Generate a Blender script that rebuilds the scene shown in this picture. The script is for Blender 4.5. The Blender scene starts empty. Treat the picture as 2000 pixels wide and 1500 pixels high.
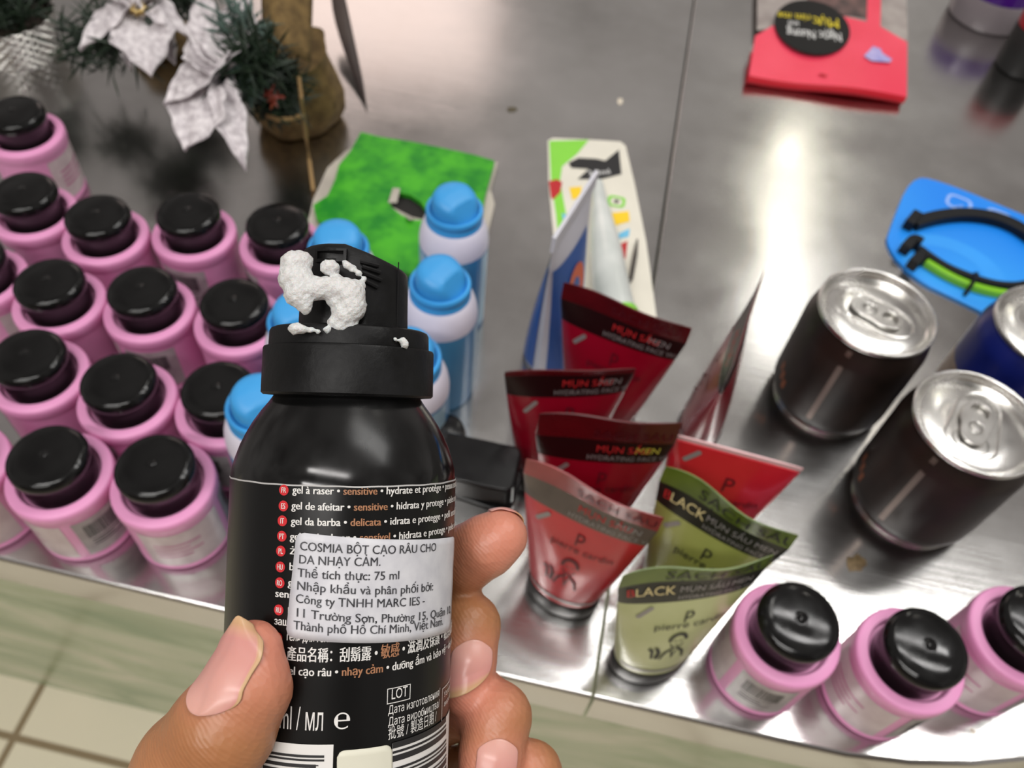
import bpy, math, random
import numpy as np
from mathutils import Vector, Matrix

random.seed(7)
rng = np.random.default_rng(7)
SC = bpy.context.scene
COL = SC.collection

# ------------------------------------------------------------------ camera
FPX = 1640.0                       # focal length in pixels of the 2000 px wide frame
TZ = 0.85                          # height of the steel worktop
CAM_H = 0.36                       # camera above the worktop
CM = np.array([[0.9765, 0.2058, -0.0638],
               [0.2027, -0.7767, 0.5963],
               [0.0732, -0.5953, -0.8002]])   # columns: image right, image down, view axis
CPOS = np.array([0.0, 0.0, TZ + CAM_H])
cd = bpy.data.cameras.new('camera')
cam_o = bpy.data.objects.new('camera', cd)
COL.objects.link(cam_o)
cam_o.matrix_world = Matrix([[CM[i][0], -CM[i][1], -CM[i][2], CPOS[i]] for i in range(3)] + [[0, 0, 0, 1]])
cd.sensor_width = 36.0
cd.lens = 36.0 * FPX / 2000.0
cd.clip_start = 0.01
cd.dof.use_dof = True
cd.dof.focus_distance = 0.150
cd.dof.aperture_fstop = 24.0
SC.camera = cam_o

# ------------------------------------------------------------------ exposure, world, lights
SC.view_settings.view_transform = 'Standard'
SC.view_settings.look = 'None'
SC.view_settings.exposure = 0.0
SC.view_settings.gamma = 1.0
SC.view_settings.use_curve_mapping = False

W = bpy.data.worlds.new('shop_surroundings')
SC.world = W
W.use_nodes = True
wn = W.node_tree.nodes
wl = W.node_tree.links
wbg = wn['Background']
wtc = wn.new('ShaderNodeTexCoord')
wno = wn.new('ShaderNodeTexNoise')
wno.inputs['Scale'].default_value = 2.6
wno.inputs['Detail'].default_value = 3.0
wrp = wn.new('ShaderNodeValToRGB')
wrp.color_ramp.elements[0].position = 0.34
wrp.color_ramp.elements[0].color = (0.16, 0.142, 0.135, 1)
wrp.color_ramp.elements[1].position = 0.68
wrp.color_ramp.elements[1].color = (0.52, 0.485, 0.46, 1)
wl.new(wtc.outputs['Generated'], wno.inputs['Vector'])
wl.new(wno.outputs['Fac'], wrp.inputs['Fac'])
# dark patch added to the world for the photographer's body, dimming the can's reflections
wdt = wn.new('ShaderNodeVectorMath')
wdt.operation = 'DOT_PRODUCT'
wdt.inputs[1].default_value = (0.06, -0.66, 0.75)
wmr = wn.new('ShaderNodeMapRange')
wmr.inputs['From Min'].default_value = 0.80
wmr.inputs['From Max'].default_value = 0.95
wmr.inputs['To Min'].default_value = 1.0
wmr.inputs['To Max'].default_value = 0.22
wmx = wn.new('ShaderNodeVectorMath')
wmx.operation = 'SCALE'
wl.new(wtc.outputs['Generated'], wdt.inputs[0])
wl.new(wdt.outputs['Value'], wmr.inputs['Value'])
wl.new(wrp.outputs['Color'], wmx.inputs[0])
wl.new(wmr.outputs['Result'], wmx.inputs['Scale'])
wl.new(wmx.outputs['Vector'], wbg.inputs['Color'])
wbg.inputs['Strength'].default_value = 1.0


def area(name, loc, target, sx, sy, radiance, col=(1, 1, 1), rz=None):
    l = bpy.data.lights.new(name, 'AREA')
    l.shape = 'RECTANGLE'
    l.size, l.size_y = sx, sy
    l.energy = radiance * sx * sy * math.pi
    l.color = col
    o = bpy.data.objects.new(name, l)
    COL.objects.link(o)
    o.location = (loc[0], loc[1], TZ + loc[2])
    if target is not None:
        d = Vector(target) - Vector(loc)
        o.rotation_euler = d.to_track_quat('-Z', 'Y').to_euler()
    elif rz is not None:
        o.rotation_euler = (0, 0, rz)
    return o


# fluorescent tubes and panels of the shop ceiling, plus two added fill lights, 1.9 m above the worktop
area('tube_or_fill_light', (0.73, 2.98, 1.9), None, 0.05, 0.8, 14, (1, 0.97, 0.80))
area('tube_or_fill_light', (0.72, 2.27, 1.9), None, 0.11, 0.36, 11, (1, 0.98, 0.92))
area('tube_or_fill_light', (1.01, 1.82, 1.9), None, 0.06, 0.16, 12, (1, 0.93, 0.82))
area('tube_or_fill_light', (0.80, 0.68, 1.9), None, 1.2, 0.10, 22, (1, 0.985, 0.96))
area('tube_or_fill_light', (0.80, 1.02, 1.9), None, 1.2, 0.10, 22, (1, 0.985, 0.96))
area('tube_or_fill_light', (0.10, 1.15, 1.9), None, 0.12, 0.6, 9, (1, 0.97, 0.92))
area('tube_or_fill_light', (-0.5, -1.25, 1.9), None, 1.3, 0.16, 30, (1, 0.97, 0.94))  # added fill over the aisle, brightens the floor and counter front
area('shop_display_glow', (-1.25, 3.6, 1.6), (0, 0.3, 0), 1.1, 1.0, 1.5, (1, 0.78, 0.71))
area('tube_or_fill_light', (-0.25, -0.45, 1.9), None, 1.3, 0.16, 26, (1, 0.97, 0.94))  # added fill behind the camera, brightens the held can, hand and foam


# ------------------------------------------------------------------ coordinates
def ray(px, py):
    return CM @ np.array([(px - 1000) / FPX, (py - 750) / FPX, 1.0])


def at(px, py, h=0.0):
    """world point seen at a pixel, h metres above the worktop"""
    r = ray(px, py)
    t = (h - CAM_H) / r[2]
    return CPOS + t * r


def cv(px, py, d):
    """camera-frame point (right, down, forward) of a pixel at depth d"""
    return np.array([(px - 1000) / FPX * d, (py - 750) / FPX * d, d])


def c2w(p):
    return CPOS + np.asarray(p) @ CM.T


# ------------------------------------------------------------------ materials
MATS = {}


def mat(name, col, rough=0.5, metal=0.0, noise=None, nscale=40, bump=0.0, bscale=200, trans=0.0, sss=0.0,
        coat=0.0, alpha=1.0, spec=0.5, rvar=0.0, stretch=None, detail=4.0):
    if name in MATS:
        return MATS[name]
    m = bpy.data.materials.new(name)
    m.use_nodes = True
    nt = m.node_tree
    b = nt.nodes['Principled BSDF']
    b.inputs['Base Color'].default_value = (*col, 1)
    b.inputs['Roughness'].default_value = rough
    b.inputs['Metallic'].default_value = metal
    b.inputs['Specular IOR Level'].default_value = spec
    if trans:
        b.inputs['Transmission Weight'].default_value = trans
    if sss:
        b.inputs['Subsurface Weight'].default_value = sss
        b.inputs['Subsurface Radius'].default_value = (1.0, 0.35, 0.2)
        b.inputs['Subsurface Scale'].default_value = 0.004
    if coat:
        b.inputs['Coat Weight'].default_value = coat
        b.inputs['Coat Roughness'].default_value = 0.08
    if alpha < 1:
        b.inputs['Alpha'].default_value = alpha
    tc = nt.nodes.new('ShaderNodeTexCoord')
    src = tc.outputs['Object']
    if stretch:
        mp = nt.nodes.new('ShaderNodeMapping')
        mp.inputs['Scale'].default_value = stretch
        nt.links.new(src, mp.inputs['Vector'])
        src = mp.outputs['Vector']
    no = nt.nodes.new('ShaderNodeTexNoise')
    no.inputs['Scale'].default_value = nscale
    no.inputs['Detail'].default_value = detail
    nt.links.new(src, no.inputs['Vector'])
    mx = nt.nodes.new('ShaderNodeMix')
    mx.data_type = 'RGBA'
    c2 = noise if noise else tuple(min(1, c * 1.06) for c in col)
    mx.inputs['A'].default_value = (*col, 1)
    mx.inputs['B'].default_value = (*c2, 1)
    rp = nt.nodes.new('ShaderNodeValToRGB')
    rp.color_ramp.elements[0].position = 0.35
    rp.color_ramp.elements[1].position = 0.65
    nt.links.new(no.outputs['Fac'], rp.inputs['Fac'])
    nt.links.new(rp.outputs['Color'], mx.inputs['Factor'])
    nt.links.new(mx.outputs['Result'], b.inputs['Base Color'])
    if rvar:
        mr = nt.nodes.new('ShaderNodeMapRange')
        mr.inputs['To Min'].default_value = rough
        mr.inputs['To Max'].default_value = rough + rvar
        nt.links.new(rp.outputs['Color'], mr.inputs['Value'])
        nt.links.new(mr.outputs['Result'], b.inputs['Roughness'])
    if bump:
        n2 = nt.nodes.new('ShaderNodeTexNoise')
        n2.inputs['Scale'].default_value = bscale
        n2.inputs['Detail'].default_value = 3
        bp = nt.nodes.new('ShaderNodeBump')
        bp.inputs['Strength'].default_value = bump
        bp.inputs['Distance'].default_value = 0.001
        nt.links.new(src, n2.inputs['Vector'])
        nt.links.new(n2.outputs['Fac'], bp.inputs['Height'])
        nt.links.new(bp.outputs['Normal'], b.inputs['Normal'])
    MATS[name] = m
    return m


def S(r, g, b):
    f = lambda c: ((c / 255 + 0.055) / 1.055) ** 2.4 if c > 10 else c / 255 / 12.92
    return (f(r), f(g), f(b))


# ------------------------------------------------------------------ mesh helpers
class MB:
    def __init__(s):
        s.v, s.f, s.m = [], [], []

    def add(s, V, F, mi=0, fn=None):
        o = len(s.v)
        for p in V:
            p = tuple(float(c) for c in (fn(p) if fn else p))
            s.v.append(p)
        for f in F:
            s.f.append(tuple(i + o for i in f))
            s.m.append(mi)

    def lathe(s, prof, n=48, mi=0, cap0=True, cap1=True, off=(0, 0, 0), fn=None):
        V, F = [], []
        for r, z in prof:
            for k in range(n):
                a = 2 * math.pi * k / n
                V.append((off[0] + r * math.cos(a), off[1] + r * math.sin(a), off[2] + z))
        for i in range(len(prof) - 1):
            for k in range(n):
                k2 = (k + 1) % n
                F.append((i * n + k, i * n + k2, (i + 1) * n + k2, (i + 1) * n + k))
        if cap0:
            F.append(tuple(range(n))[::-1])
        if cap1:
            F.append(tuple((len(prof) - 1) * n + k for k in range(n)))
        s.add(V, F, mi, fn)

    def box(s, lo, hi, mi=0, fn=None):
        x0, y0, z0 = lo
        x1, y1, z1 = hi
        V = [(x0, y0, z0), (x1, y0, z0), (x1, y1, z0), (x0, y1, z0), (x0, y0, z1), (x1, y0, z1), (x1, y1, z1), (x0, y1, z1)]
        s.add(V, [(3, 2, 1, 0), (4, 5, 6, 7), (0, 1, 5, 4), (1, 2, 6, 5), (2, 3, 7, 6), (3, 0, 4, 7)], mi, fn)

    def tube(s, pts, r, n=10, mi=0, closed=False):
        pts = [np.array(p, float) for p in pts]
        rr = r if hasattr(r, '__len__') else [r] * len(pts)
        V, F = [], []
        up = np.array([0.13, 0.21, 0.97])
        N = len(pts)
        for i, p in enumerate(pts):
            a = pts[(i - 1) % N] if closed else pts[max(i - 1, 0)]
            b = pts[(i + 1) % N] if closed else pts[min(i + 1, N - 1)]
            t = b - a
            t = t / (np.linalg.norm(t) + 1e-12)
            x = np.cross(t, up)
            x = x / (np.linalg.norm(x) + 1e-12)
            y = np.cross(x, t)
            for k in range(n):
                an = 2 * math.pi * k / n
                V.append(p + rr[i] * (math.cos(an) * x + math.sin(an) * y))
        for i in range(N if closed else N - 1):
            for k in range(n):
                k2 = (k + 1) % n
                i2 = (i + 1) % N
                F.append((i * n + k, i * n + k2, i2 * n + k2, i2 * n + k))
        if not closed:
            F.append(tuple(range(n))[::-1])
            F.append(tuple((N - 1) * n + k for k in range(n)))
        s.add(V, F, mi)

    def grid(s, fn, nu, nv, mi=0):
        V = [fn(i / nu, j / nv) for j in range(nv + 1) for i in range(nu + 1)]
        F = [(j * (nu + 1) + i, j * (nu + 1) + i + 1, (j + 1) * (nu + 1) + i + 1, (j + 1) * (nu + 1) + i)
             for j in range(nv) for i in range(nu)]
        s.add(V, F, mi)

    def build(s, name, mats, parent=None, smooth=True, loc=None, sharp=40, mods=()):
        me = bpy.data.meshes.new(name)
        me.from_pydata(s.v, [], s.f)
        for m in (mats if isinstance(mats, (list, tuple)) else [mats]):
            me.materials.append(m)
        me.polygons.foreach_set('material_index', s.m)
        me.polygons.foreach_set('use_smooth', [smooth] * len(s.f))
        me.update()
        if smooth and sharp:
            me.set_sharp_from_angle(angle=math.radians(sharp))
        o = bpy.data.objects.new(name, me)
        COL.objects.link(o)
        if parent is not None:
            o.parent = parent
        if loc is not None:
            o.location = loc
        for k in mods:
            if k[0] == 'bevel':
                b = o.modifiers.new('bevel', 'BEVEL')
                b.width, b.segments, b.limit_method, b.angle_limit = k[1], k[2], 'ANGLE', math.radians(35)
            elif k[0] == 'solid':
                b = o.modifiers.new('solid', 'SOLIDIFY')
                b.thickness, b.offset = k[1], k[2]
            elif k[0] == 'sub':
                b = o.modifiers.new('sub', 'SUBSURF')
                b.levels = b.render_levels = k[1]
        return o


def tag(o, label, cat, group=None, kind=None):
    if label:
        o['label'] = label
    if cat:
        o['category'] = cat
    if group:
        o['group'] = group
    if kind:
        o['kind'] = kind
    return o


def thing(name, loc, label, cat, group=None, rot=(0, 0, 0)):
    e = bpy.data.objects.new(name, None)
    e.empty_display_size = 0.02
    COL.objects.link(e)
    e.location = loc
    e.rotation_euler = rot
    return tag(e, label, cat, group)


def dup(root, loc, rz, label):
    r = root.copy()
    COL.objects.link(r)
    r.location = loc
    r.rotation_euler = (0, 0, rz)
    r['label'] = label
    for ch in [c for c in ALLCH if c.parent == root]:
        c = ch.copy()
        COL.objects.link(c)
        c.parent = r
        for g in [q for q in ALLCH if q.parent == ch]:
            d = g.copy()
            COL.objects.link(d)
            d.parent = c
    return r


ALLCH = []
_tcache = {}
BOLD = [0.0]
SANS = [True]


def text_geo(s):
    """letter outlines filled flat; cap height 1, baseline at y = 0"""
    key_ = (s, SANS[0])
    if key_ in _tcache:
        return _tcache[key_]

    def raw(t):
        cu = bpy.data.curves.new('t', 'FONT')
        cu.body = t
        cu.resolution_u = 3
        ob = bpy.data.objects.new('t', cu)
        COL.objects.link(ob)
        me = bpy.data.meshes.new_from_object(ob)
        V = np.array([v.co[:] for v in me.vertices]).reshape(-1, 3)
        F = [tuple(p.vertices) for p in me.polygons]
        bpy.data.objects.remove(ob)
        bpy.data.curves.remove(cu)
        bpy.data.meshes.remove(me)
        return V, F
    hk = '__H%d' % SANS[0]
    if hk not in _tcache:
        _tcache[hk] = raw('H')[0][:, 1].max()
    V, F = raw(s)
    V = V / _tcache[hk]
    _tcache[key_] = (V, F)
    return V, F


def twidth(s):
    """advance width of a string (trailing blanks count)"""
    s = ''.join(HORN.get(c, c) for c in s)
    a = text_geo(s + '|')[0][:, 0].max()
    b = text_geo('|')[0][:, 0].max()
    return a - b


def refine(V, F, maxlen):
    """split long edges so letters can follow a curved surface"""
    V = [tuple(p) for p in V]
    tris = []
    for f in F:
        for i in range(1, len(f) - 1):
            tris.append((f[0], f[i], f[i + 1]))
    for _ in range(3):
        mid, out, ch = {}, [], False
        for t in tris:
            e = [(t[i], t[(i + 1) % 3]) for i in range(3)]
            L = [abs(V[a][0] - V[b][0]) for a, b in e]
            k = max(range(3), key=lambda i: L[i])
            if L[k] > maxlen:
                ch = True
                a, b = e[k]
                key = (min(a, b), max(a, b))
                if key not in mid:
                    V.append(tuple((V[a][i] + V[b][i]) / 2 for i in range(3)))
                    mid[key] = len(V) - 1
                m_ = mid[key]
                c = t[(k + 2) % 3]
                out += [(a, m_, c), (m_, b, c)]
            else:
                out.append(t)
        tris = out
        if not ch:
            break
    return V, tris


HORN = dict(zip('ƠơỚớỜờỞởỠỡỢợƯưỨứỪừỬửỮữỰự', 'OoÓóÒòỎỏÕõỌọUuÚúÙùỦủŨũỤụ'))


def put_text(mb, s, fn, mi=0, maxlen=0.6):
    plain = ''.join(HORN.get(c, c) for c in s)
    V, F = text_geo(plain)
    V, F = refine(V, F, maxlen)
    for dx in ((-BOLD[0], BOLD[0]) if BOLD[0] else (0.0,)):
        mb.add([(p[0] + dx, p[1], 0) for p in V], F, mi, fn)
    for i, c in enumerate(s):                      # the horn of Vietnamese o and u
        if c in HORN:
            x = twidth(plain[:i + 1]) - 0.10
            y = 1.0 if c.isupper() else 0.74
            h = [(x - 0.10, y - 0.20), (x + 0.06, y - 0.16), (x + 0.04, y + 0.06), (x + 0.15, y + 0.06), (x + 0.15, y - 0.20), (x + 0.04, y - 0.30), (x - 0.08, y - 0.30)]
            Vh, Fh = shape2d([h])
            mb.add([(p[0], p[1], 0) for p in Vh], Fh, mi, fn)


def shape2d(loops, extrude=0.0, bevel=0.0):
    """filled 2D outlines (holes allowed) with thickness"""
    cu = bpy.data.curves.new('s', 'CURVE')
    cu.dimensions = '2D'
    cu.fill_mode = 'BOTH'
    cu.extrude = extrude
    cu.bevel_depth = bevel
    cu.bevel_resolution = 2
    for L in loops:
        sp = cu.splines.new('POLY')
        sp.points.add(len(L) - 1)
        for p, q in zip(sp.points, L):
            p.co = (q[0], q[1], 0, 1)
        sp.use_cyclic_u = True
    ob = bpy.data.objects.new('s', cu)
    COL.objects.link(ob)
    me = bpy.data.meshes.new_from_object(ob)
    V = [v.co[:] for v in me.vertices]
    F = [tuple(p.vertices) for p in me.polygons]
    bpy.data.objects.remove(ob)
    bpy.data.curves.remove(cu)
    bpy.data.meshes.remove(me)
    return V, F


def rrect(w, h, r, n=6, cx=0, cy=0):
    P = []
    for sx, sy, a0 in ((1, 1, 0), (-1, 1, 90), (-1, -1, 180), (1, -1, 270)):
        for k in range(n + 1):
            a = math.radians(a0 + 90 * k / n)
            P.append((cx + sx * (w / 2 - r) + r * math.cos(a), cy + sy * (h / 2 - r) + r * math.sin(a)))
    return P


def ellipse(a, b, n=28, cx=0, cy=0, rot=0):
    c, s_ = math.cos(rot), math.sin(rot)
    return [(cx + a * math.cos(t) * c - b * math.sin(t) * s_, cy + a * math.cos(t) * s_ + b * math.sin(t) * c)
            for t in [2 * math.pi * k / n for k in range(n)]]


# implicit surfaces -> mesh (surface nets)
def surface_nets(field, lo, step):
    s = field < 0
    nx, ny, nz = field.shape
    acc = np.zeros((nx - 1, ny - 1, nz - 1, 3))
    cnt = np.zeros((nx - 1, ny - 1, nz - 1))
    I, J, K = np.meshgrid(np.arange(nx - 1), np.arange(ny - 1), np.arange(nz - 1), indexing='ij')
    corners = [(a, b, c) for a in (0, 1) for b in (0, 1) for c in (0, 1)]
    val = {c: field[c[0]:nx - 1 + c[0], c[1]:ny - 1 + c[1], c[2]:nz - 1 + c[2]] for c in corners}
    for c in corners:
        for ax in range(3):
            if c[ax] == 0:
                d = list(c)
                d[ax] = 1
                d = tuple(d)
                fa, fb = val[c], val[d]
                x = (fa < 0) != (fb < 0)
                t = np.where(x, fa / np.where(x, fa - fb, 1), 0)
                p = np.zeros(x.shape + (3,))
                for q in range(3):
                    p[..., q] = c[q]
                p[..., ax] = t
                acc += np.where(x[..., None], p, 0)
                cnt += x
    act = cnt > 0
    idx = -np.ones(act.shape, int)
    idx[act] = np.arange(act.sum())
    V = (acc[act] / cnt[act][:, None] + np.stack([I[act], J[act], K[act]], 1)) * step + np.asarray(lo)
    F = []
    for ax in range(3):
        sl0 = [slice(None)] * 3
        sl1 = [slice(None)] * 3
        sl0[ax] = slice(0, -1)
        sl1[ax] = slice(1, None)
        a, b = s[tuple(sl0)], s[tuple(sl1)]
        e = np.argwhere(a != b)
        u, w = (ax + 1) % 3, (ax + 2) % 3
        ok = (e[:, u] > 0) & (e[:, w] > 0) & (e[:, u] < field.shape[u] - 1) & (e[:, w] < field.shape[w] - 1)
        e = e[ok]
        fl = a[tuple(e.T)]
        q = []
        for du, dw in ((-1, -1), (0, -1), (0, 0), (-1, 0)):
            g = e.copy()
            g[:, u] += du
            g[:, w] += dw
            q.append(idx[tuple(g.T)])
        q = np.stack(q, 1)
        q[~fl] = q[~fl][:, ::-1]
        F.append(q)
    F = np.concatenate(F)
    F = F[(F >= 0).all(1)]
    return V, F


def cap_sdf(P, a, b, ra, rb):
    a, b = np.asarray(a), np.asarray(b)
    d = b - a
    h = np.clip(((P - a) @ d) / (d @ d + 1e-12), 0, 1)
    return np.linalg.norm(P - (a + h[..., None] * d), axis=-1) - (ra + (rb - ra) * h)


def smin(a, b, k):
    h = np.clip(0.5 + 0.5 * (b - a) / k, 0, 1)
    return b + (a - b) * h - k * h * (1 - h)


# ================================================================== THE SETTING
def steel_material():
    m = bpy.data.materials.new('brushed_steel')
    m.use_nodes = True
    nt = m.node_tree
    N, L = nt.nodes, nt.links
    b = N['Principled BSDF']
    b.inputs['Metallic'].default_value = 1.0
    tc = N.new('ShaderNodeTexCoord')
    n1 = N.new('ShaderNodeTexNoise')          # smudges of wear
    n1.inputs['Scale'].default_value = 9.0
    n1.inputs['Detail'].default_value = 6.0
    n1.inputs['Roughness'].default_value = 0.6
    mp = N.new('ShaderNodeMapping')
    mp.inputs['Scale'].default_value = (14, 700, 14)
    mp.inputs['Rotation'].default_value = (0, 0, 0.5)
    n2 = N.new('ShaderNodeTexNoise')          # fine brushing
    n2.inputs['Scale'].default_value = 1.0
    n2.inputs['Detail'].default_value = 2.0
    L.new(tc.outputs['Object'], n1.inputs['Vector'])
    L.new(tc.outputs['Object'], mp.inputs['Vector'])
    L.new(mp.outputs['Vector'], n2.inputs['Vector'])
    r1 = N.new('ShaderNodeMapRange')
    r1.inputs['From Min'].default_value = 0.3
    r1.inputs['From Max'].default_value = 0.7
    r1.inputs['To Min'].default_value = 0.12
    r1.inputs['To Max'].default_value = 0.25
    L.new(n1.outputs['Fac'], r1.inputs['Value'])
    L.new(r1.outputs['Result'], b.inputs['Roughness'])
    cr = N.new('ShaderNodeValToRGB')
    cr.color_ramp.elements[0].position = 0.3
    cr.color_ramp.elements[0].color = (0.50, 0.49, 0.475, 1)
    cr.color_ramp.elements[1].position = 0.7
    cr.color_ramp.elements[1].color = (0.66, 0.655, 0.645, 1)
    L.new(n1.outputs['Fac'], cr.inputs['Fac'])
    L.new(cr.outputs['Color'], b.inputs['Base Color'])
    bp = N.new('ShaderNodeBump')
    bp.inputs['Strength'].default_value = 0.10
    bp.inputs['Distance'].default_value = 0.0004
    L.new(n2.outputs['Fac'], bp.inputs['Height'])
    L.new(bp.outputs['Normal'], b.inputs['Normal'])
    return m


STEEL = steel_material()
EDGE_Y = 0.115
SEAM_X = 0.038


def worktop(name, x0, x1, label, curve=False):
    mb = MB()
    n = 40
    # front line of the top, bending away a little at the far end of the right counter
    pts = []
    for i in range(n + 1):
        x = x0 + (x1 - x0) * i / n
        y = EDGE_Y + (max(0, x - 0.13) ** 2 * 1.9 if curve else 0)
        pts.append((x, min(y, 0.5)))
    prof = [(0.0, -0.026), (0.0, -0.003), (0.0003, -0.0014), (0.0009, -0.0005), (0.0020, 0.0), (0.0023, 0.0)]
    V, F = [], []
    for x, y in pts:
        for dy, z in prof:
            V.append((x, y + dy, z))
        V.append((x, 1.5, 0.0))
        V.append((x, 1.5, -0.026))
    k = len(prof) + 2
    for i in range(n):
        for j in range(k):
            j2 = (j + 1) % k
            F.append((i * k + j, (i + 1) * k + j, (i + 1) * k + j2, i * k + j2))
    F.append(tuple(range(k)))
    F.append(tuple(n * k + j for j in range(k))[::-1])
    mb.add(V, F)
    if curve:                                      # rolled seam edge of the right sheet
        mb.tube([(x0 + 0.0007, EDGE_Y + 0.16 + 0.1 * i, -0.0002) for i in range(13)], 0.0009, 10)
    t = mb.build(name, STEEL, None, True, (0, 0, TZ), sharp=50)
    tag(t, label, 'counter', 'steel worktops')


worktop('steel_worktop', -1.1, SEAM_X - 0.0008, 'brushed steel worktop left of the seam, under the rows of pink bottles')
worktop('steel_worktop', SEAM_X + 0.0008, 1.1, 'brushed steel worktop right of the seam, under the drink cans', True)


def marble_material():
    m = bpy.data.materials.new('green_marble')
    m.use_nodes = True
    N, L = m.node_tree.nodes, m.node_tree.links
    b = N['Principled BSDF']
    b.inputs['Roughness'].default_value = 0.25
    tc = N.new('ShaderNodeTexCoord')
    mp = N.new('ShaderNodeMapping')
    mp.inputs['Scale'].default_value = (3, 3, 9)
    mp.inputs['Rotation'].default_value = (0, 0.6, 0)
    no = N.new('ShaderNodeTexNoise')
    no.inputs['Scale'].default_value = 1.6
    no.inputs['Detail'].default_value = 7
    no.inputs['Distortion'].default_value = 1.2
    cr = N.new('ShaderNodeValToRGB')
    e = cr.color_ramp.elements
    e[0].position = 0.32
    e[0].color = (*S(136, 158, 122), 1)
    e[1].position = 0.7
    e[1].color = (*S(212, 212, 190), 1)
    q = e.new(0.5)
    q.color = (*S(178, 190, 158), 1)
    L.new(tc.outputs['Object'], mp.inputs['Vector'])
    L.new(mp.outputs['Vector'], no.inputs['Vector'])
    L.new(no.outputs['Fac'], cr.inputs['Fac'])
    L.new(cr.outputs['Color'], b.inputs['Base Color'])
    return m


mb = MB()
mb.box((-1.05, 0.235, 0.0), (1.05, 1.45, TZ - 0.027))
tag(mb.build('counter_base', marble_material(), None, False), 'green veined marble counter base below the steel worktops', 'counter')


def floor_material():
    m = bpy.data.materials.new('beige_floor_tile')
    m.use_nodes = True
    N, L = m.node_tree.nodes, m.node_tree.links
    b = N['Principled BSDF']
    b.inputs['Roughness'].default_value = 0.35
    tc = N.new('ShaderNodeTexCoord')
    mp = N.new('ShaderNodeMapping')
    mp.inputs['Location'].default_value = (0.615, -0.165, 0)
    br = N.new('ShaderNodeTexBrick')
    br.offset = 0.0
    br.inputs['Scale'].default_value = 1.0
    br.inputs['Brick Width'].default_value = 0.3
    br.inputs['Row Height'].default_value = 0.3
    br.inputs['Mortar Size'].default_value = 0.006
    br.inputs['Mortar Smooth'].default_value = 0.4
    br.inputs['Color1'].default_value = (*S(246, 238, 214), 1)
    br.inputs['Color2'].default_value = (*S(240, 230, 206), 1)
    br.inputs['Mortar'].default_value = (*S(150, 132, 104), 1)
    L.new(tc.outputs['Object'], mp.inputs['Vector'])
    L.new(mp.outputs['Vector'], br.inputs['Vector'])
    L.new(br.outputs['Color'], b.inputs['Base Color'])
    return m


mb = MB()
mb.box((-2.6, -2.2, -0.05), (2.6, 2.6, 0.0))
tag(mb.build('floor', floor_material(), None, False), 'beige tiled shop floor', 'floor', None, 'structure')

mb = MB()
mb.box((-2.6, -2.3, 0.0), (2.6, -2.2, 2.85))
tag(mb.build('wall_front', mat('shop_wall', S(150, 140, 130), 0.7, noise=S(130, 120, 112), nscale=3), None, False), 'plain shop wall facing the counter', 'wall', None, 'structure')

# ================================================================== PINK BOTTLES
PINK = mat('pink_plastic', S(236, 160, 206), 0.42, noise=S(233, 155, 202), nscale=60)
BLACKCAP = mat('black_cap_plastic', (0.006, 0.006, 0.006), 0.07, rvar=0.10, nscale=90, spec=0.28)
LABELW = mat('clear_label', S(205, 190, 192), 0.3, noise=S(190, 172, 176), nscale=120)
LABELG = mat('grey_label', S(176, 170, 170), 0.35, noise=S(150, 142, 144), nscale=150)
INK = mat('black_ink', (0.015, 0.015, 0.016), 0.5)
REDDOT = mat('pink_dark_rim', S(178, 96, 140), 0.4)


def patch(mb, r, a0, a1, z0, z1, n=14, mi=0):
    mb.grid(lambda u, v: (r * math.cos(a0 + (a1 - a0) * u), r * math.sin(a0 + (a1 - a0) * u), z0 + (z1 - z0) * v), n, 2, mi)


PR = 0.0215


def make_pink():
    t = thing('pink_bottle', (0, 0, 0), '', 'bottle', 'pink bottles with black caps')
    mb = MB()
    mb.lathe([(0.0185, 0), (0.0203, 0.0006), (0.0210, 0.002), (0.0210, 0.003), (0.0206, 0.0036), (0.0208, 0.0045),
              (0.0208, 0.0345), (0.0209, 0.0350), (PR, 0.0358), (PR, 0.0398), (0.02135, 0.0408), (0.0209, 0.0415),
              (0.0203, 0.0418), (0.0172, 0.0421), (0.0166, 0.0416), (0.0163, 0.0405), (0.0163, 0.038)], 56, cap1=True)
    b = mb.build('body', PINK, t)
    mb = MB()
    mb.lathe([(0.0150, 0.0385), (0.0150, 0.0500), (0.0153, 0.0505), (0.0158, 0.0515), (0.0160, 0.0530), (0.0158, 0.0548),
              (0.0151, 0.0558), (0.0140, 0.0565), (0.0125, 0.0569), (0.0095, 0.0572), (0.0060, 0.0574), (0.0030, 0.0575), (0.0009, 0.0575), (0.0007, 0.0577),
              (0.0002, 0.05772)], 48)
    c = mb.build('cap', BLACKCAP, t, sharp=60)
    mb = MB()
    patch(mb, 0.02095, -1.1, 0.65, 0.005, 0.033)
    l1 = mb.build('label', LABELW, t)
    mb = MB()
    for k in range(4):
        a = -0.85 + 0.04 * k
        patch(mb, 0.02102, -0.85, 0.1 - 0.25 * (k % 2), 0.023 - 0.0032 * k, 0.0242 - 0.0032 * k, 8)
    p1 = mb.build('print', REDDOT, l1)
    mb = MB()
    patch(mb, 0.02095, 0.85, 2.0, 0.006, 0.033)
    l2 = mb.build('barcode_label', LABELG, t)
    mb = MB()
    a = 1.02
    while a < 1.78:
        w = random.choice((0.012, 0.02, 0.03))
        patch(mb, 0.02102, a, a + w, 0.019, 0.029, 1)
        a += w + random.choice((0.012, 0.02))
    for k in range(3):
        patch(mb, 0.02102, 1.05, 1.7 - 0.2 * (k % 2), 0.0125 + 0.002 * k, 0.0133 + 0.002 * k, 6)
    p2 = mb.build('barcode', INK, l2)
    ALLCH.extend([b, c, l1, p1, l2, p2])
    return t


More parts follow.
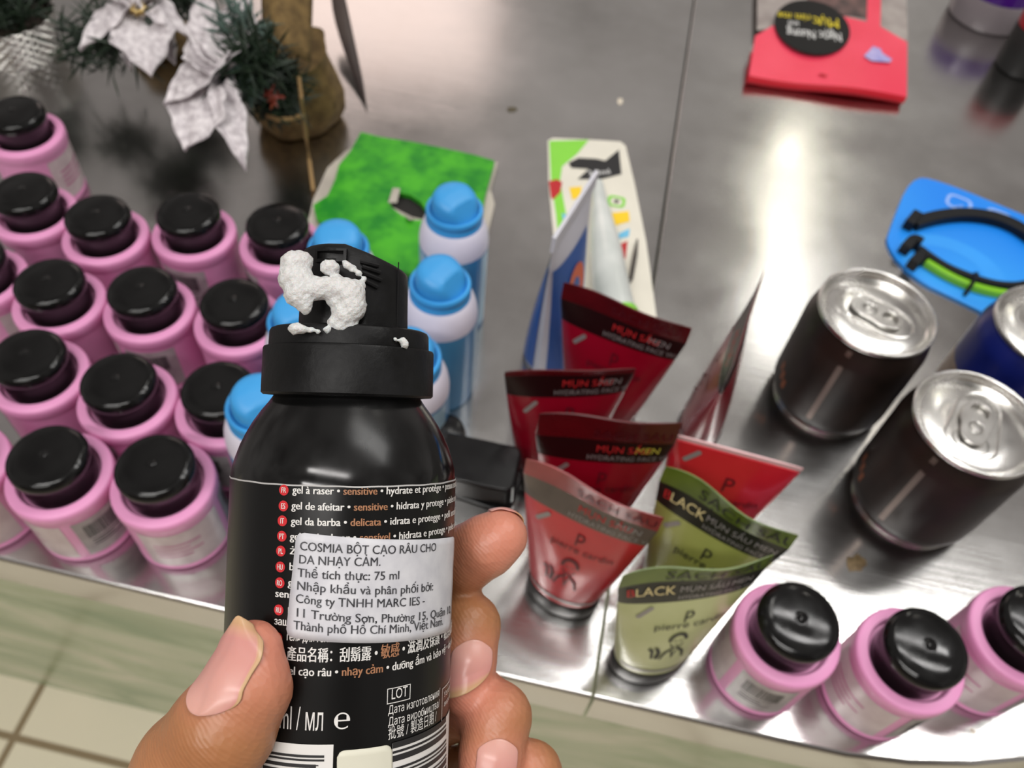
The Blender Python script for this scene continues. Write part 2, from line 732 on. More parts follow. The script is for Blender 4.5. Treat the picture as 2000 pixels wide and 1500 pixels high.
PINKS = [  # cap centre in the photo, turn of the label, what singles the bottle out
    (25, 215, 0.5, 'pink bottle with black cap closest to the silver woven pot'),
    (45, 370, 2.6, 'pink bottle at the frame edge, second in line below the silver pot'),
    (185, 415, 2.2, 'pink bottle in the rear row, one in from the left end of that row'),
    (365, 410, -3.0, 'pink bottle in the middle of the rear row, grey barcode below its shoulder'),
    (540, 432, 2.4, 'pink bottle at the right end of the rear row beside the grass print sheet'),
    (-45, 505, 0.3, 'pink bottle mostly cut off by the left frame edge at mid height'),
    (75, 540, 2.5, 'pink bottle in the second row whose cap has a bright glare of small dots'),
    (270, 560, 3.6, 'pink bottle in the middle of the second row, barcode facing the row in front'),
    (455, 585, 0.4, 'pink bottle at the right end of the second row, left of the foam'),
    (50, 690, 2.2, 'pink bottle at the left end of the third row with a glaring cap centre'),
    (230, 745, 2.8, 'pink bottle in the middle of the third row, directly behind the front pair'),
    (415, 755, 3.1, 'pink bottle at the right end of the third row, touched by a blue spray cap'),
    (-100, 870, -1.0, 'pink bottle in the front row with its cap cut off by the left frame edge'),
    (82, 880, 4.43, 'pink bottle in the front row with pale label and barcode side by side'),
    (290, 905, 5.6, 'pink bottle at the right end of the front row beside the black can'),
    (1565, 1208, 3.1, 'pink bottle at the front right with shiny cap, touching the lower green tube'),
    (1815, 1260, 4.0, 'pink bottle second from the green tubes at the front right edge'),
    (2042, 1213, 4.1, 'pink bottle at the right frame edge, cap half cut off'),
]
pos = np.array([at(x, y, 0.057)[:2] for x, y, _, _ in PINKS])
for _ in range(60):                                  # bottles stand side by side without sinking into each other
    for i in range(len(pos)):
        for j in range(i):
            d = pos[i] - pos[j]
            L = np.linalg.norm(d)
            if L < 2 * PR + 0.0004:
                c = d / L * (2 * PR + 0.0004 - L) / 2
                pos[i] += c
                pos[j] -= c
pink0 = make_pink()
for i, (x, y, a, lab) in enumerate(PINKS):
    L = (pos[i][0], pos[i][1], TZ)
    if i == 0:
        pink0.location, pink0.rotation_euler = L, (0, 0, a)
        pink0['label'] = lab
    else:
        dup(pink0, L, a, lab)

# ================================================================== BLUE SPRAY BOTTLES
BLUECAP = mat('sky_blue_plastic', S(62, 160, 226), 0.45, noise=S(58, 154, 220), nscale=60)
WHITEPL = mat('white_plastic', S(226, 222, 236), 0.4)
BLUEPRINT = mat('blue_can_print', S(40, 116, 176), 0.35, noise=S(84, 160, 200), nscale=30, stretch=(1, 1, 0.2))
PALEPRINT = mat('pale_blue_print', S(168, 204, 222), 0.35)


def make_blue():
    t = thing('spray_bottle', (0, 0, 0), '', 'spray bottle', 'blue capped spray bottles')
    mb = MB()
    mb.lathe([(0.0165, 0), (0.0178, 0.001), (0.0178, 0.056), (0.0177, 0.0575)], 48, cap1=False)
    b = mb.build('body', BLUEPRINT, t)
    mb = MB()
    mb.lathe([(0.0178, 0.0572), (0.0178, 0.060), (0.0172, 0.0645), (0.0160, 0.0685), (0.0143, 0.0718), (0.0128, 0.0730)], 48)
    s = mb.build('shoulder', WHITEPL, t)
    mb = MB()
    mb.lathe([(0.0138, 0.0690), (0.0142, 0.0692), (0.0143, 0.0740), (0.0139, 0.0745), (0.0139, 0.0755), (0.0143, 0.0760),
              (0.0143, 0.0782), (0.0138, 0.0790), (0.0124, 0.0790), (0.0118, 0.0780), (0.0116, 0.0765)], 48)
    c = mb.build('cap_collar', BLUECAP, t)
    mb = MB()
    V, F = [], []
    prof = [(0.0115, 0.0760), (0.0115, 0.0815), (0.0110, 0.0850), (0.0098, 0.0872), (0.0070, 0.0880), (0.0030, 0.0882), (0.0004, 0.0882)]

    def flat(p):                                     # the button leans and is cut flat on one side
        x, y, z = p
        if z > 0.077:
            k = (z - 0.077) / 0.011
            x = min(x, 0.0115 - 0.0058 * k)
            z -= max(0, x + 0.002) * 0.22 * k
        return (x, y, z)
    mb.lathe(prof, 48, fn=flat)
    k = mb.build('spray_button', BLUECAP, t, sharp=55)
    mb = MB()
    for a0, a1 in ((0.2, 0.7), (2.2, 2.9), (4.1, 4.6)):
        patch(mb, 0.01786, a0, a1, 0.003, 0.056, 8)
    p = mb.build('pale_stripe', PALEPRINT, b)
    ALLCH.extend([b, s, c, k, p])
    return t


BLUES = [
    (888, 400, -0.6, 'blue capped spray bottle farthest back, beside the torn hole of the green sheet'),
    (860, 545, -0.4, 'blue capped spray bottle standing right of the foam covered nozzle'),
    (660, 475, -1.2, 'blue capped spray bottle just behind the top of the black nozzle'),
    (585, 618, -1.0, 'blue capped spray bottle peeping out below the foam on the left'),
    (508, 785, -0.8, 'blue capped spray bottle beside the left shoulder of the held can'),
    (797, 690, -0.9, 'blue capped spray bottle mostly hidden behind the right side of the black collar'),
]
blue0 = make_blue()
for i, (x, y, a, lab) in enumerate(BLUES):
    p = at(x, y, 0.081)
    L = (p[0], p[1], TZ)
    if i == 0:
        blue0.location, blue0.rotation_euler = L, (0, 0, a)
        blue0['label'] = lab
    else:
        dup(blue0, L, a, lab)

# ================================================================== DRINK CANS
CANBROWN = mat('dark_brown_can_print', (0.010, 0.007, 0.006), 0.36, noise=(0.024, 0.015, 0.012), nscale=35, spec=0.3)
CANBLUE = mat('navy_can_print', S(16, 26, 92), 0.3, noise=S(22, 34, 110), nscale=60)
CANBEIGE = mat('beige_can_print', S(150, 132, 116), 0.35, noise=S(120, 100, 86), nscale=80)
ALU = mat('can_aluminium', (0.70, 0.69, 0.665), 0.2, 1.0, rvar=0.08, nscale=60)
SEAMM = mat('can_seam', S(112, 100, 94), 0.35, 0.6)
RUST = mat('amber_print', S(120, 62, 26), 0.4)


def make_can(loc, body_mat, label, tab_dir, seam_dir, name='drink_can', band=None, group='canned drinks on the right worktop'):
    t = thing(name, loc, label, 'drink can', group)
    mb = MB()
    mb.lathe([(0.0262, 0.0022), (0.0275, 0.003), (0.0292, 0.005), (0.0305, 0.0085), (0.0308, 0.012), (0.0308, 0.055),
              (0.0305, 0.058), (0.0296, 0.0615), (0.0284, 0.0645), (0.0276, 0.0665), (0.0274, 0.0675)], 64, cap1=False)
    b = mb.build('body', body_mat, t)
    mb = MB()
    mb.lathe([(0.0235, 0.0), (0.0262, 0.0), (0.0272, 0.0008), (0.0275, 0.0018), (0.0270, 0.0028)], 64)
    mb.build('bottom_rim', ALU, t)
    if band:
        mb = MB()
        patch(mb, 0.03084, 0, 2 * math.pi, 0.012, 0.034, 64)
        mb.build('printed_band', band, b)
    mb = MB()
    patch(mb, 0.03086, seam_dir - 0.045, seam_dir + 0.045, 0.012, 0.055, 2)
    mb.grid(lambda u, v: tuple(((1 - v) * 0.03086 + v * 0.0278) * q for q in (math.cos(seam_dir - 0.045 + 0.09 * u), math.sin(seam_dir - 0.045 + 0.09 * u))) +
            ((0.055 + 0.0105 * v + 0.002 * math.sin(math.pi * v)),), 2, 6)
    mb.build('seam', SEAMM, b)
    if not band:
        mb = MB()
        for k in range(3):
            a = seam_dir - 0.75 - 0.12 * k
            patch(mb, 0.03086, a, a + 0.09, 0.014 + 0.003 * k, 0.020 + 0.003 * k, 3)
        mb.build('amber_mark', RUST, b)
    mb = MB()
    mb.lathe([(0.0272, 0.0668), (0.0284, 0.0676), (0.0287, 0.0686), (0.0284, 0.0697), (0.0277, 0.0702), (0.0269, 0.0697),
              (0.0264, 0.0680), (0.0259, 0.0660), (0.0250, 0.0655), (0.0242, 0.0663), (0.0235, 0.0668), (0.0120, 0.0668), (0.0004, 0.0668)], 72, cap0=False)
    lid = mb.build('lid', ALU, t, sharp=70)
    c, s_ = math.cos(tab_dir), math.sin(tab_dir)
    turn = lambda z0: (lambda p: (p[0] * c - p[1] * s_, p[0] * s_ + p[1] * c, p[2] + z0))
    # raised bead around the tear panel and thumb recess
    mb = MB()
    pts = []
    for q in rrect(0.038, 0.021, 0.0104, 10):
        k = 1.0 - 0.16 * (q[0] / 0.019)
        pts.append(turn(0.0669)((q[0], q[1] * k, 0)))
    mb.tube(pts, 0.0006, 8, closed=True)
    pts = [turn(0.0668)((-0.0105 + 0.0065 * math.cos(a), 0.0078 * math.sin(a), 0)) for a in [2 * math.pi * i / 28 for i in range(28)]]
    mb.tube(pts, 0.0004, 6, closed=True)
    mb.build('raised_bead', ALU, lid)
    # pull tab: ring end and nose end, with rivet
    mb = MB()
    out = []
    for k in range(40):
        a = 2 * math.pi * k / 40
        x = 0.0128 * math.copysign(abs(math.cos(a)) ** 0.75, math.cos(a))
        y = (0.0072 if x > 0 else 0.0060) * math.copysign(abs(math.sin(a)) ** 0.75, math.sin(a))
        out.append((x, y))
    V, F = shape2d([out, rrect(0.0082, 0.0086, 0.0038, 6, 0.0068, 0)[::-1], ellipse(0.0038, 0.0034, 20, -0.0035, 0)[::-1]], 0.0003, 0.0004)
    mb.add(V, F, 0, turn(0.0684))
    V, F = shape2d([ellipse(0.0026, 0.0024, 20, -0.0035, 0)], 0.0002, 0.0003)
    mb.add(V, F, 0, turn(0.0682))
    mb.build('pull_tab', ALU, lid)
    mb = MB()
    mb.lathe([(0.0020, 0.0), (0.0020, 0.0018), (0.0016, 0.0023), (0.0004, 0.0024)], 20, off=(0, 0, 0), fn=lambda p: turn(0.0667)((p[0] - 0.0035, p[1], p[2])))
    mb.build('rivet', ALU, lid)
    return t


def can_at(px, py, body, label, t0, t1, seam, **k):
    p = at(px, py, 0.070)
    a, b = at(*t0, 0.069), at(*t1, 0.069)
    d = math.atan2(b[1] - a[1], b[0] - a[0])
    s0, = (seam,)
    return make_can((p[0], p[1], TZ), body, label, d, s0, **k)


can_at(1715, 606, CANBROWN, 'dark brown drink can with silver lid, standing below the blue headband card', (1640, 585), (1775, 650), -2.02)
can_at(1912, 822, CANBROWN, 'dark brown drink can with brightly lit lid near the right frame edge', (1900, 890), (1930, 780), -2.28)
can_at(2062, 640, CANBLUE, 'navy blue can with beige lower band cut off by the right frame edge', (2020, 600), (2090, 660), -0.3, band=CANBEIGE)

# ================================================================== FACE WASH TUBES
REDT = mat('red_tube_gel', S(152, 10, 38), 0.22, noise=S(138, 8, 32), nscale=40, coat=0.4)
REDL = mat('bright_red_tube', S(206, 34, 48), 0.25, noise=S(190, 24, 40), nscale=40, coat=0.3)
DKRED = mat('deep_red_crimp', S(92, 12, 20), 0.25, noise=S(76, 9, 16), nscale=60, coat=0.4)
REDBAND = mat('black_red_band', S(30, 9, 11), 0.3, spec=0.35)
GREYBAND = mat('grey_clear_band', S(104, 92, 84), 0.25, noise=S(84, 74, 68), nscale=60)
GREENT = mat('olive_tube_gel', S(166, 172, 96), 0.28, noise=S(150, 158, 80), nscale=40, coat=0.3)
GREENP = mat('pale_olive_tube', S(198, 204, 150), 0.28, noise=S(182, 190, 128), nscale=40, coat=0.3)
OLIVE = mat('olive_crimp', S(98, 118, 36), 0.3, noise=S(78, 98, 26), nscale=60)
BLKBAND = mat('black_band', (0.012, 0.013, 0.010), 0.3)
PINKEDGE = mat('pale_pink_edge', S(232, 190, 192), 0.4)
SILV = mat('silver_ink', S(150, 146, 146), 0.35, 0.3)
CREAM = mat('cream_ink', S(222, 206, 150), 0.5)
REDINK = mat('red_ink', S(186, 36, 40), 0.5)
YELINK = mat('yellow_ink', S(196, 186, 70), 0.5)
WINE = mat('wine_ink', S(86, 8, 24), 0.5)
OLINK = mat('dark_olive_ink', S(44, 52, 18), 0.5)
TUBECAP = mat('black_tube_cap', (0.012, 0.012, 0.012), 0.3)


def make_tube(p0, p1, label, body, strip, band, ink, texts, h=0.085, wave=0.0, strip_h=0.14, base=None, portrait=True, flip=False, lean=0.0):
    A, B = at(*p0, h), at(*p1, h)
    if flip:
        A, B = B, A
    C = (A + B) / 2
    e1 = (B - A)
    w1 = np.linalg.norm(e1) / 2
    e1 = e1 / np.linalg.norm(e1)
    bx = C[:2] if base is None else at(*base)[:2]
    O = np.array([bx[0], bx[1], TZ])
    eh = np.array([e1[0], e1[1], 0])
    eh /= np.linalg.norm(eh)
    nr = np.array([eh[1], -eh[0], 0])
    if nr @ (CPOS - O) < 0:
        nr = -nr
    t = thing('face_wash_tube', tuple(O), label, 'tube', 'face wash tubes around the worktop seam')
    r0, rb, z0 = 0.0165, 0.0108, 0.012
    Cl = C - O

    def frame(v):
        k = min(v, 1.0)
        ctr = np.array([0, 0, z0]) * (1 - k) + Cl * k
        a = r0 + (w1 - r0) * k ** 0.92
        b = max(rb * (1 - k ** 1.5) ** 0.8, 0.0004)
        e = eh * (1 - k) + e1 * k
        return ctr, a, b, e / np.linalg.norm(e)

    wave *= 0.4
    up = Cl - np.array([0, 0, z0])
    Lh = np.linalg.norm(up)
    up = up / Lh

    def P(q, v, side, off=0.0):
        ctr, a, b, e = frame(v)
        o = ctr + e * a * q + nr * side * (b * math.sqrt(max(0, 1 - q * q)) + off)
        k = max(0, v - 0.7) / 0.3
        o = o + nr * wave * (k ** 2) * math.sin(3.3 * q + 0.6) + up * wave * 0.8 * (k ** 2) * math.cos(2.6 * q + 0.4) * 0.5
        if v > 1:
            o = o + up * (v - 1) * Lh
        return o

    def loft(name, v0, v1, m, parent, nv=10, o=0.0, close=False):
        mb = MB()
        nq = 24
        V, F = [], []
        for j in range(nv + 1):
            v = v0 + (v1 - v0) * j / nv
            for sd in (1, -1):
                for i in range(nq):
                    q = -math.cos(math.pi * i / nq) if sd == 1 else math.cos(math.pi * i / nq)
                    V.append(P(q, v, sd, o))
        k = 2 * nq
        for j in range(nv):
            for i in range(k):
                i2 = (i + 1) % k
                F.append((j * k + i, j * k + i2, (j + 1) * k + i2, (j + 1) * k + i))
        F.append(tuple(range(k))[::-1])
        F.append(tuple(nv * k + i for i in range(k)))
        mb.add(V, F)
        return mb.build(name, m, parent, sharp=60)
    mb = MB()
    mb.lathe([(0.0118, 0), (0.0128, 0.0006), (0.0132, 0.002), (0.0132, 0.0112), (0.0128, 0.0122)], 40, fn=lambda p: tuple(eh * (p[0] * 1.29) + nr * (p[1] * 0.86) + np.array([0, 0, p[2]])))
    mb.build('cap', TUBECAP, t)
    vb = 0.84 if band else 0.985
    bo = loft('body', 0.0, vb, body, t, 12)
    bd = bo
    if band:
        bd = loft('printed_band', vb, 1.0, band, t, 4)
    st = loft('crimp', 1.0, 1.0 + strip_h, strip, t, 4) if strip_h else None

    def tfn(v, q0, hgt, sx, slant=0.0):
        """text: baseline at height v, starting at lateral fraction q0, cap height hgt (in v)"""
        def fn(p):
            q = q0 + p[0] * hgt * sx * Lh / w1
            return P(max(-0.97, min(0.97, q)), v + p[1] * hgt + slant * (q - q0), 1, 0.0004)
        return fn
    mb = MB()
    mbb = MB()
    mbs = MB()
    for (s, v, q0, hgt, sx, mi, where) in texts:
        tgt = {'body': mb, 'band': mbb, 'crimp': mbs}[where]
        put_text(tgt, s, tfn(v, q0, hgt, sx), mi, 0.8)
    # pill icon, monogram bar
    V, F = shape2d([rrect(2.6, 0.6, 0.29, 4)])
    ca, sa = math.cos(0.85), math.sin(0.85)
    fn0 = tfn(vb - 0.075, -0.62, 0.05, 1.0)
    mb.add(V, F, 1, lambda p: fn0((p[0] * ca - p[1] * sa, p[0] * sa + p[1] * ca, 0)))
    if portrait:
        # line portrait: cap of hair, brow, chin line, jacket lapels
        fp = tfn(0.31, 0.05, 0.155, 0.85)
        arc = lambda cx, cy, rx, ry, a0, a1, w, n=16: [(cx + (rx + s2 * w) * math.cos(a), cy + (ry + s2 * w) * math.sin(a))
                                                     for s2, A in ((1, np.linspace(a0, a1, n)), (-1, np.linspace(a1, a0, n))) for a in A]
        for L in (arc(0, 0.95, 0.42, 0.42, 0.0, 3.3, 0.09), arc(0.02, 0.85, 0.36, 0.45, 3.4, 6.0, 0.03),
                  arc(-0.14, 0.88, 0.1, 0.04, 0, 3.1, 0.02), arc(0.16, 0.88, 0.1, 0.04, 0, 3.1, 0.02), arc(0.02, 0.62, 0.1, 0.03, 3.2, 6.2, 0.02),
                  [(-0.1, 0.42), (-0.55, 0.1), (-0.75, -0.45), (-0.62, -0.45), (-0.42, 0.0), (-0.05, 0.3)],
                  [(0.12, 0.42), (0.6, 0.12), (0.8, -0.45), (0.66, -0.45), (0.46, 0.02), (0.1, 0.3)],
                  [(-0.2, 0.25), (0.0, -0.45), (0.2, 0.25), (0.06, 0.1), (0.0, -0.2), (-0.06, 0.1)],
                  [(-1.15, 0.5), (-0.95, 0.1), (-1.05, -0.4), (-0.8, -0.4), (-0.72, 0.1), (-0.9, 0.45)],
                  [(-1.5, 0.3), (-1.3, 0.2), (-1.25, -0.4), (-1.1, -0.35), (-1.15, 0.3), (-1.35, 0.45)]):
            V, F = shape2d([L])
            V, F = refine(V, F, 0.5)
            mb.add([(p[0], p[1], 0) for p in V], F, 0, fp)
    # pale hem line near the cap
    mb.grid(lambda u, v: P(-0.93 + 1.86 * u, 0.055 + 0.03 * v, 1, 0.0003), 16, 1, 1)
    if mb.v:
        mb.build('lettering', [ink, SILV, CREAM, REDINK, YELINK], bo, smooth=False)
    if mbb.v and band:
        mbb.build('lettering', [ink, SILV, CREAM, REDINK, YELINK], bd, smooth=False)
    if mbs.v and st:
        mbs.build('lettering', [ink, SILV, CREAM, REDINK, YELINK], st, smooth=False)
    return t


def red_texts(top=True, second='HAI SÂM MEN', yel=False):
    T = [('pierre cardin', 0.60, -0.42, 0.055, 1.0, 0, 'body'), ('p', 0.70, -0.02, 0.10, 0.9, 0, 'body')]
    T += [('MỤN SẦU', 0.925, -0.12, 0.045, 1.05, 3, 'band'), ('MEN', 0.925, 0.46, 0.045, 1.05, 4 if yel else 1, 'band'),
          ('HYDRATING FACE WASH', 0.865, -0.24, 0.035, 0.95, 1, 'band')]
    if top:
        T += [('SẠCH SÂU', 1.035, -0.2, 0.06, 1.05, 0, 'crimp')]
    return T


def green_texts():
    return [('pierre cardin', 0.585, -0.44, 0.062, 1.0, 0, 'body'), ('p', 0.68, 0.0, 0.10, 0.9, 0, 'body'),
            ('B', 0.91, -0.90, 0.06, 1.0, 3, 'band'), ('LACK', 0.91, -0.78, 0.06, 0.95, 2, 'band'), ('MỤN SẦU MEN', 0.925, -0.18, 0.04, 1.0, 1, 'band'),
            ('HYDRATING FACE WASH', 0.865, -0.18, 0.032, 0.9, 1, 'band'),
            ('SẠCH SÂU', 1.03, -0.42, 0.075, 1.05, 0, 'crimp')]


make_tube((1095, 583), (1340, 672), 'red face wash tube farthest back, touching the clear blister card', REDT, DKRED, REDBAND, WINE, red_texts(), wave=0.0015)
make_tube((985, 735), (1240, 728), 'red face wash tube with pale top edge, left of the rearmost red tube', REDT, DKRED, REDBAND, WINE, red_texts(False), wave=0.001, strip_h=0.04)
make_tube((1046, 850), (1318, 868), 'red face wash tube amid the cluster, yellow letters ending its dark band', REDT, DKRED, REDBAND, WINE, red_texts(yel=True), wave=0.001, strip_h=0.2)
make_tube((1022, 925), (1284, 1040), 'red face wash tube nearest the fingertip, with greyish wavy crimp', REDL, mat('faded_red_crimp', S(160, 64, 66), 0.25, noise=S(140, 50, 54), nscale=60), GREYBAND, WINE, red_texts(), wave=0.002)
make_tube((1310, 852), (1566, 920), 'plain bright red face wash tube behind the upper green tube', REDL, PINKEDGE, None, WINE,
          [('P', 0.72, -0.02, 0.11, 0.9, 0, 'body'), ('pierre cardin', 0.62, -0.42, 0.055, 1.0, 0, 'body')], strip_h=0.03)
make_tube((1478, 560), (1418, 745), 'red face wash tube standing edge-on, left of the drink cans', REDT, DKRED, REDBAND, WINE, red_texts(), strip_h=0.16)
make_tube((1287, 940), (1540, 1075), 'upper olive green face wash tube with wavy black lettered crimp', GREENT, OLIVE, BLKBAND, INK, green_texts(), wave=0.003)
make_tube((1208, 1150), (1500, 1110), 'lower pale green face wash tube beside the pink bottle at the front', GREENP, OLIVE, BLKBAND, INK, green_texts(), wave=0.0025, strip_h=0.13)

# ================================================================== FLAT PACKS
CARDBLUE = mat('blue_card', S(10, 134, 244), 0.4, noise=S(40, 156, 250), nscale=9, detail=0.5)
CARDLIGHT = mat('light_blue_print', S(150, 186, 250), 0.4)
CARDMID = mat('mid_blue_print', S(48, 158, 250), 0.4)
BLACKRUB = mat('black_rubber', (0.006, 0.007, 0.009), 0.45, spec=0.25)
LIME = mat('lime_plastic', S(122, 190, 20), 0.35)


def to_local(pts, loc):
    return [tuple(np.array(p) - np.array(loc)) for p in pts]


def slab(mb, outline, z0, z1, mi=0):
    """closed slab from a world xy outline"""
    n = len(outline)
    V = [(x, y, z0) for x, y in outline] + [(x, y, z1) for x, y in outline]
    F = [tuple(range(n))[::-1], tuple(range(n, 2 * n))] + [(i, (i + 1) % n, n + (i + 1) % n, n + i) for i in range(n)]
    mb.add(V, F, mi)


def ccw(P):
    a = sum(P[i][0] * P[(i + 1) % len(P)][1] - P[(i + 1) % len(P)][0] * P[i][1] for i in range(len(P)))
    return P if a > 0 else P[::-1]


def on_table(pix, h=0.0, ref=(0, 0)):
    out = [at(x, y, h)[:2] for x, y in pix]
    return [(float(p[0] - ref[0]), float(p[1] - ref[1])) for p in out]


def smooth_poly(P, it=2):
    for _ in range(it):
        Q = []
        for i in range(len(P)):
            a, b = np.array(P[i]), np.array(P[(i + 1) % len(P)])
            Q += [tuple(a * 0.75 + b * 0.25), tuple(a * 0.25 + b * 0.75)]
        P = Q
    return P


# --- blue card with two headbands
ref = at(1900, 480)[:2]
t = thing('headband_card', (ref[0], ref[1], TZ), 'bright blue card carrying a black band and a lime green band', 'card')
mb = MB()
out = smooth_poly(ccw(on_table([(1778, 346), (1830, 350), (2010, 424), (2110, 470), (2090, 560), (2040, 612), (1955, 627), (1860, 580), (1790, 548), (1728, 480), (1740, 440)], 0.0015, ref)), 2)
slab(mb, out, 0.0003, 0.0018)
cb = mb.build('card', CARDBLUE, t, False, mods=[('bevel', 0.0004, 1)])
mb = MB()
for (cx, cy, w, hh) in ((1873, 396, 0.0170, 0.0150), (1950, 424, 0.0170, 0.0150)):
    c = at(cx, cy, 0.002)[:2] - ref
    V, F = shape2d([rrect(w, hh, 0.005, 6), rrect(w - 0.0042, hh - 0.0042, 0.0035, 6)[::-1]])
    an = -0.33
    mb.add(V, F, 0, lambda p: (c[0] + p[0] * math.cos(an) - p[1] * math.sin(an), c[1] + p[0] * math.sin(an) + p[1] * math.cos(an), 0.00195))
c = at(1865, 405, 0.002)[:2] - ref
put_text(mb, 'd', lambda p: (c[0] + 0.006 * (p[0] * math.cos(-0.33) - p[1] * math.sin(-0.33)), c[1] + 0.006 * (p[0] * math.sin(-0.33) + p[1] * math.cos(-0.33)), 0.00195))
mb.build('lettering', CARDLIGHT, cb, False)
mb = MB()
c = at(1860, 520, 0.002)[:2] - ref
V, F = shape2d([ellipse(0.034, 0.026, 40, 0, 0, -0.4), ellipse(0.022, 0.015, 40, -0.002, 0, -0.4)[::-1]])
mb.add(V, F, 0, lambda p: (c[0] + p[0], c[1] + p[1], 0.0019))
mb.build('swirl_print', CARDMID, cb, False)


def strap(name, pix, w, hgt, z, m, parent):
    """flat band following a line on the card"""
    P = [at(x, y, 0.004)[:2] - ref for x, y in pix]
    # Catmull-Rom
    Q = []
    for i in range(len(P) - 1):
        p0, p1, p2, p3 = P[max(i - 1, 0)], P[i], P[i + 1], P[min(i + 2, len(P) - 1)]
        for k in range(6):
            s_ = k / 6
            Q.append(0.5 * (2 * p1 + (p2 - p0) * s_ + (2 * p0 - 5 * p1 + 4 * p2 - p3) * s_ ** 2 + (3 * p1 - p0 - 3 * p2 + p3) * s_ ** 3))
    Q.append(P[-1])
    mb = MB()
    V, F = [], []
    for i, q in enumerate(Q):
        tt = Q[min(i + 1, len(Q) - 1)] - Q[max(i - 1, 0)]
        tt /= np.linalg.norm(tt)
        nn = np.array([-tt[1], tt[0]])
        for a, b in ((-w / 2, z), (w / 2, z), (w / 2, z + hgt), (-w / 2, z + hgt)):
            V.append((q[0] + nn[0] * a, q[1] + nn[1] * a, b))
    for i in range(len(Q) - 1):
        for k in range(4):
            F.append((i * 4 + k, i * 4 + (k + 1) % 4, (i + 1) * 4 + (k + 1) % 4, (i + 1) * 4 + k))
    F += [(3, 2, 1, 0), tuple(len(Q) * 4 - 4 + k for k in range(4))]
    mb.add(V, F)
    return mb.build(name, m, parent, True, mods=[('bevel', 0.0006, 2)], sharp=50)


strap('band', [(1782, 440), (1830, 427), (1880, 422), (1930, 427), (1975, 442), (2015, 468), (2050, 500)], 0.0085, 0.006, 0.002, BLACKRUB, t)
strap('band', [(1792, 487), (1840, 520), (1890, 542), (1940, 557), (1985, 560), (2030, 550)], 0.0042, 0.005, 0.002, BLACKRUB, t)
strap('lime_band', [(1806, 514), (1850, 540), (1893, 559), (1940, 572), (1985, 577), (2030, 568)], 0.0042, 0.005, 0.002, LIME, t)
for pth in ([(1771, 445), (1788, 424)], [(1763, 492), (1780, 476), (1795, 482)], [(1778, 522), (1795, 508), (1806, 512)]):
    strap('clip', pth, 0.0062, 0.0075, 0.002, BLACKRUB, t)
mb = MB()
pts = [np.array([*(at(x, y, 0.004)[:2] - ref), z]) for x, y, z in ((1906, 532, 0.003), (1901, 545, 0.0085), (1893, 562, 0.0085), (1886, 574, 0.003))]
mb.tube(pts, 0.0012, 8)
mb.build('tie', BLACKRUB, t)

# --- packet with red header
REDHEAD = mat('red_header_card', S(240, 68, 96), 0.35, noise=S(234, 58, 86), nscale=30)
REDDARK = mat('red_header_inside', S(190, 14, 36), 0.4)
CLEARBAG = mat('clear_bag_film', S(176, 168, 162), 0.18, noise=S(150, 140, 136), nscale=50, bump=0.5, bscale=90)
DARKFOOD = mat('dried_food', S(70, 56, 54), 0.5, noise=S(112, 84, 80), nscale=90)
WHITEINK = mat('white_ink', (0.85, 0.85, 0.83), 0.5)
ref = at(1620, 120)[:2]
t = thing('snack_packet', (ref[0], ref[1], TZ), 'clear snack packet with red header card and black oval badge', 'packet')
q = [at(1478, 60, 0.006)[:2], at(1772, 80, 0.006)[:2], at(1765, -160, 0.006)[:2], at(1480, -160, 0.006)[:2]]
q = [p - ref for p in q]


def bagp(u, v, s_):
    p = (q[0] * (1 - u) + q[1] * u) * (1 - v) + (q[3] * (1 - u) + q[2] * u) * v
    z = 0.0065 + s_ * (0.0055 * (math.sin(math.pi * u) ** 0.5) * (min(1, 0.25 + 2.0 * v)) + 0.0006 * math.sin(23 * u + 9 * v))
    return (p[0], p[1], z)


mb = MB()
mb.grid(lambda u, v: bagp(u, v, 1), 20, 12)
mb.grid(lambda u, v: bagp(1 - u, v, -1), 20, 12)
bag = mb.build('bag', CLEARBAG, t)
mb = MB()
mb.grid(lambda u, v: tuple(np.array(bagp(0.32 + 0.46 * u, 0.12 + 0.8 * v, 1)) + np.array([0, 0, 0.0004 + 0.0006 * math.sin(3.14 * u)])), 10, 8)
mb.build('dark_window', DARKFOOD, bag)
mb = MB()
mb.grid(lambda u, v: tuple(np.array(bagp(0.72 + 0.09 * u, 0.0 + 0.9 * v, 1)) + np.array([0, 0, 0.0010])), 4, 8)
mb.build('red_stripe', REDHEAD, bag)


def lerp2(a, b, k):
    return a * (1 - k) + b * k


HB0, HB1 = at(1463, 147, 0.0085), at(1772, 187, 0.0085)       # lifted front edge of the folded header
ctop = [(1475, 70), (1520, 44), (1580, 28), (1640, 30), (1710, 46), (1772, 82)]


def hdr(u, v, dz=0.0):
    k = u * (len(ctop) - 1)
    i = min(int(k), len(ctop) - 2)
    tp = lerp2(at(*ctop[i], 0.0135), at(*ctop[i + 1], 0.0135), k - i)
    fr = lerp2(HB0, HB1, u)
    fr = fr + np.array([0, 0, -0.0012 * math.sin(2.2 * math.pi * u)])
    p = lerp2(fr, tp, v)
    return (p[0] - ref[0], p[1] - ref[1], p[2] - TZ + dz)


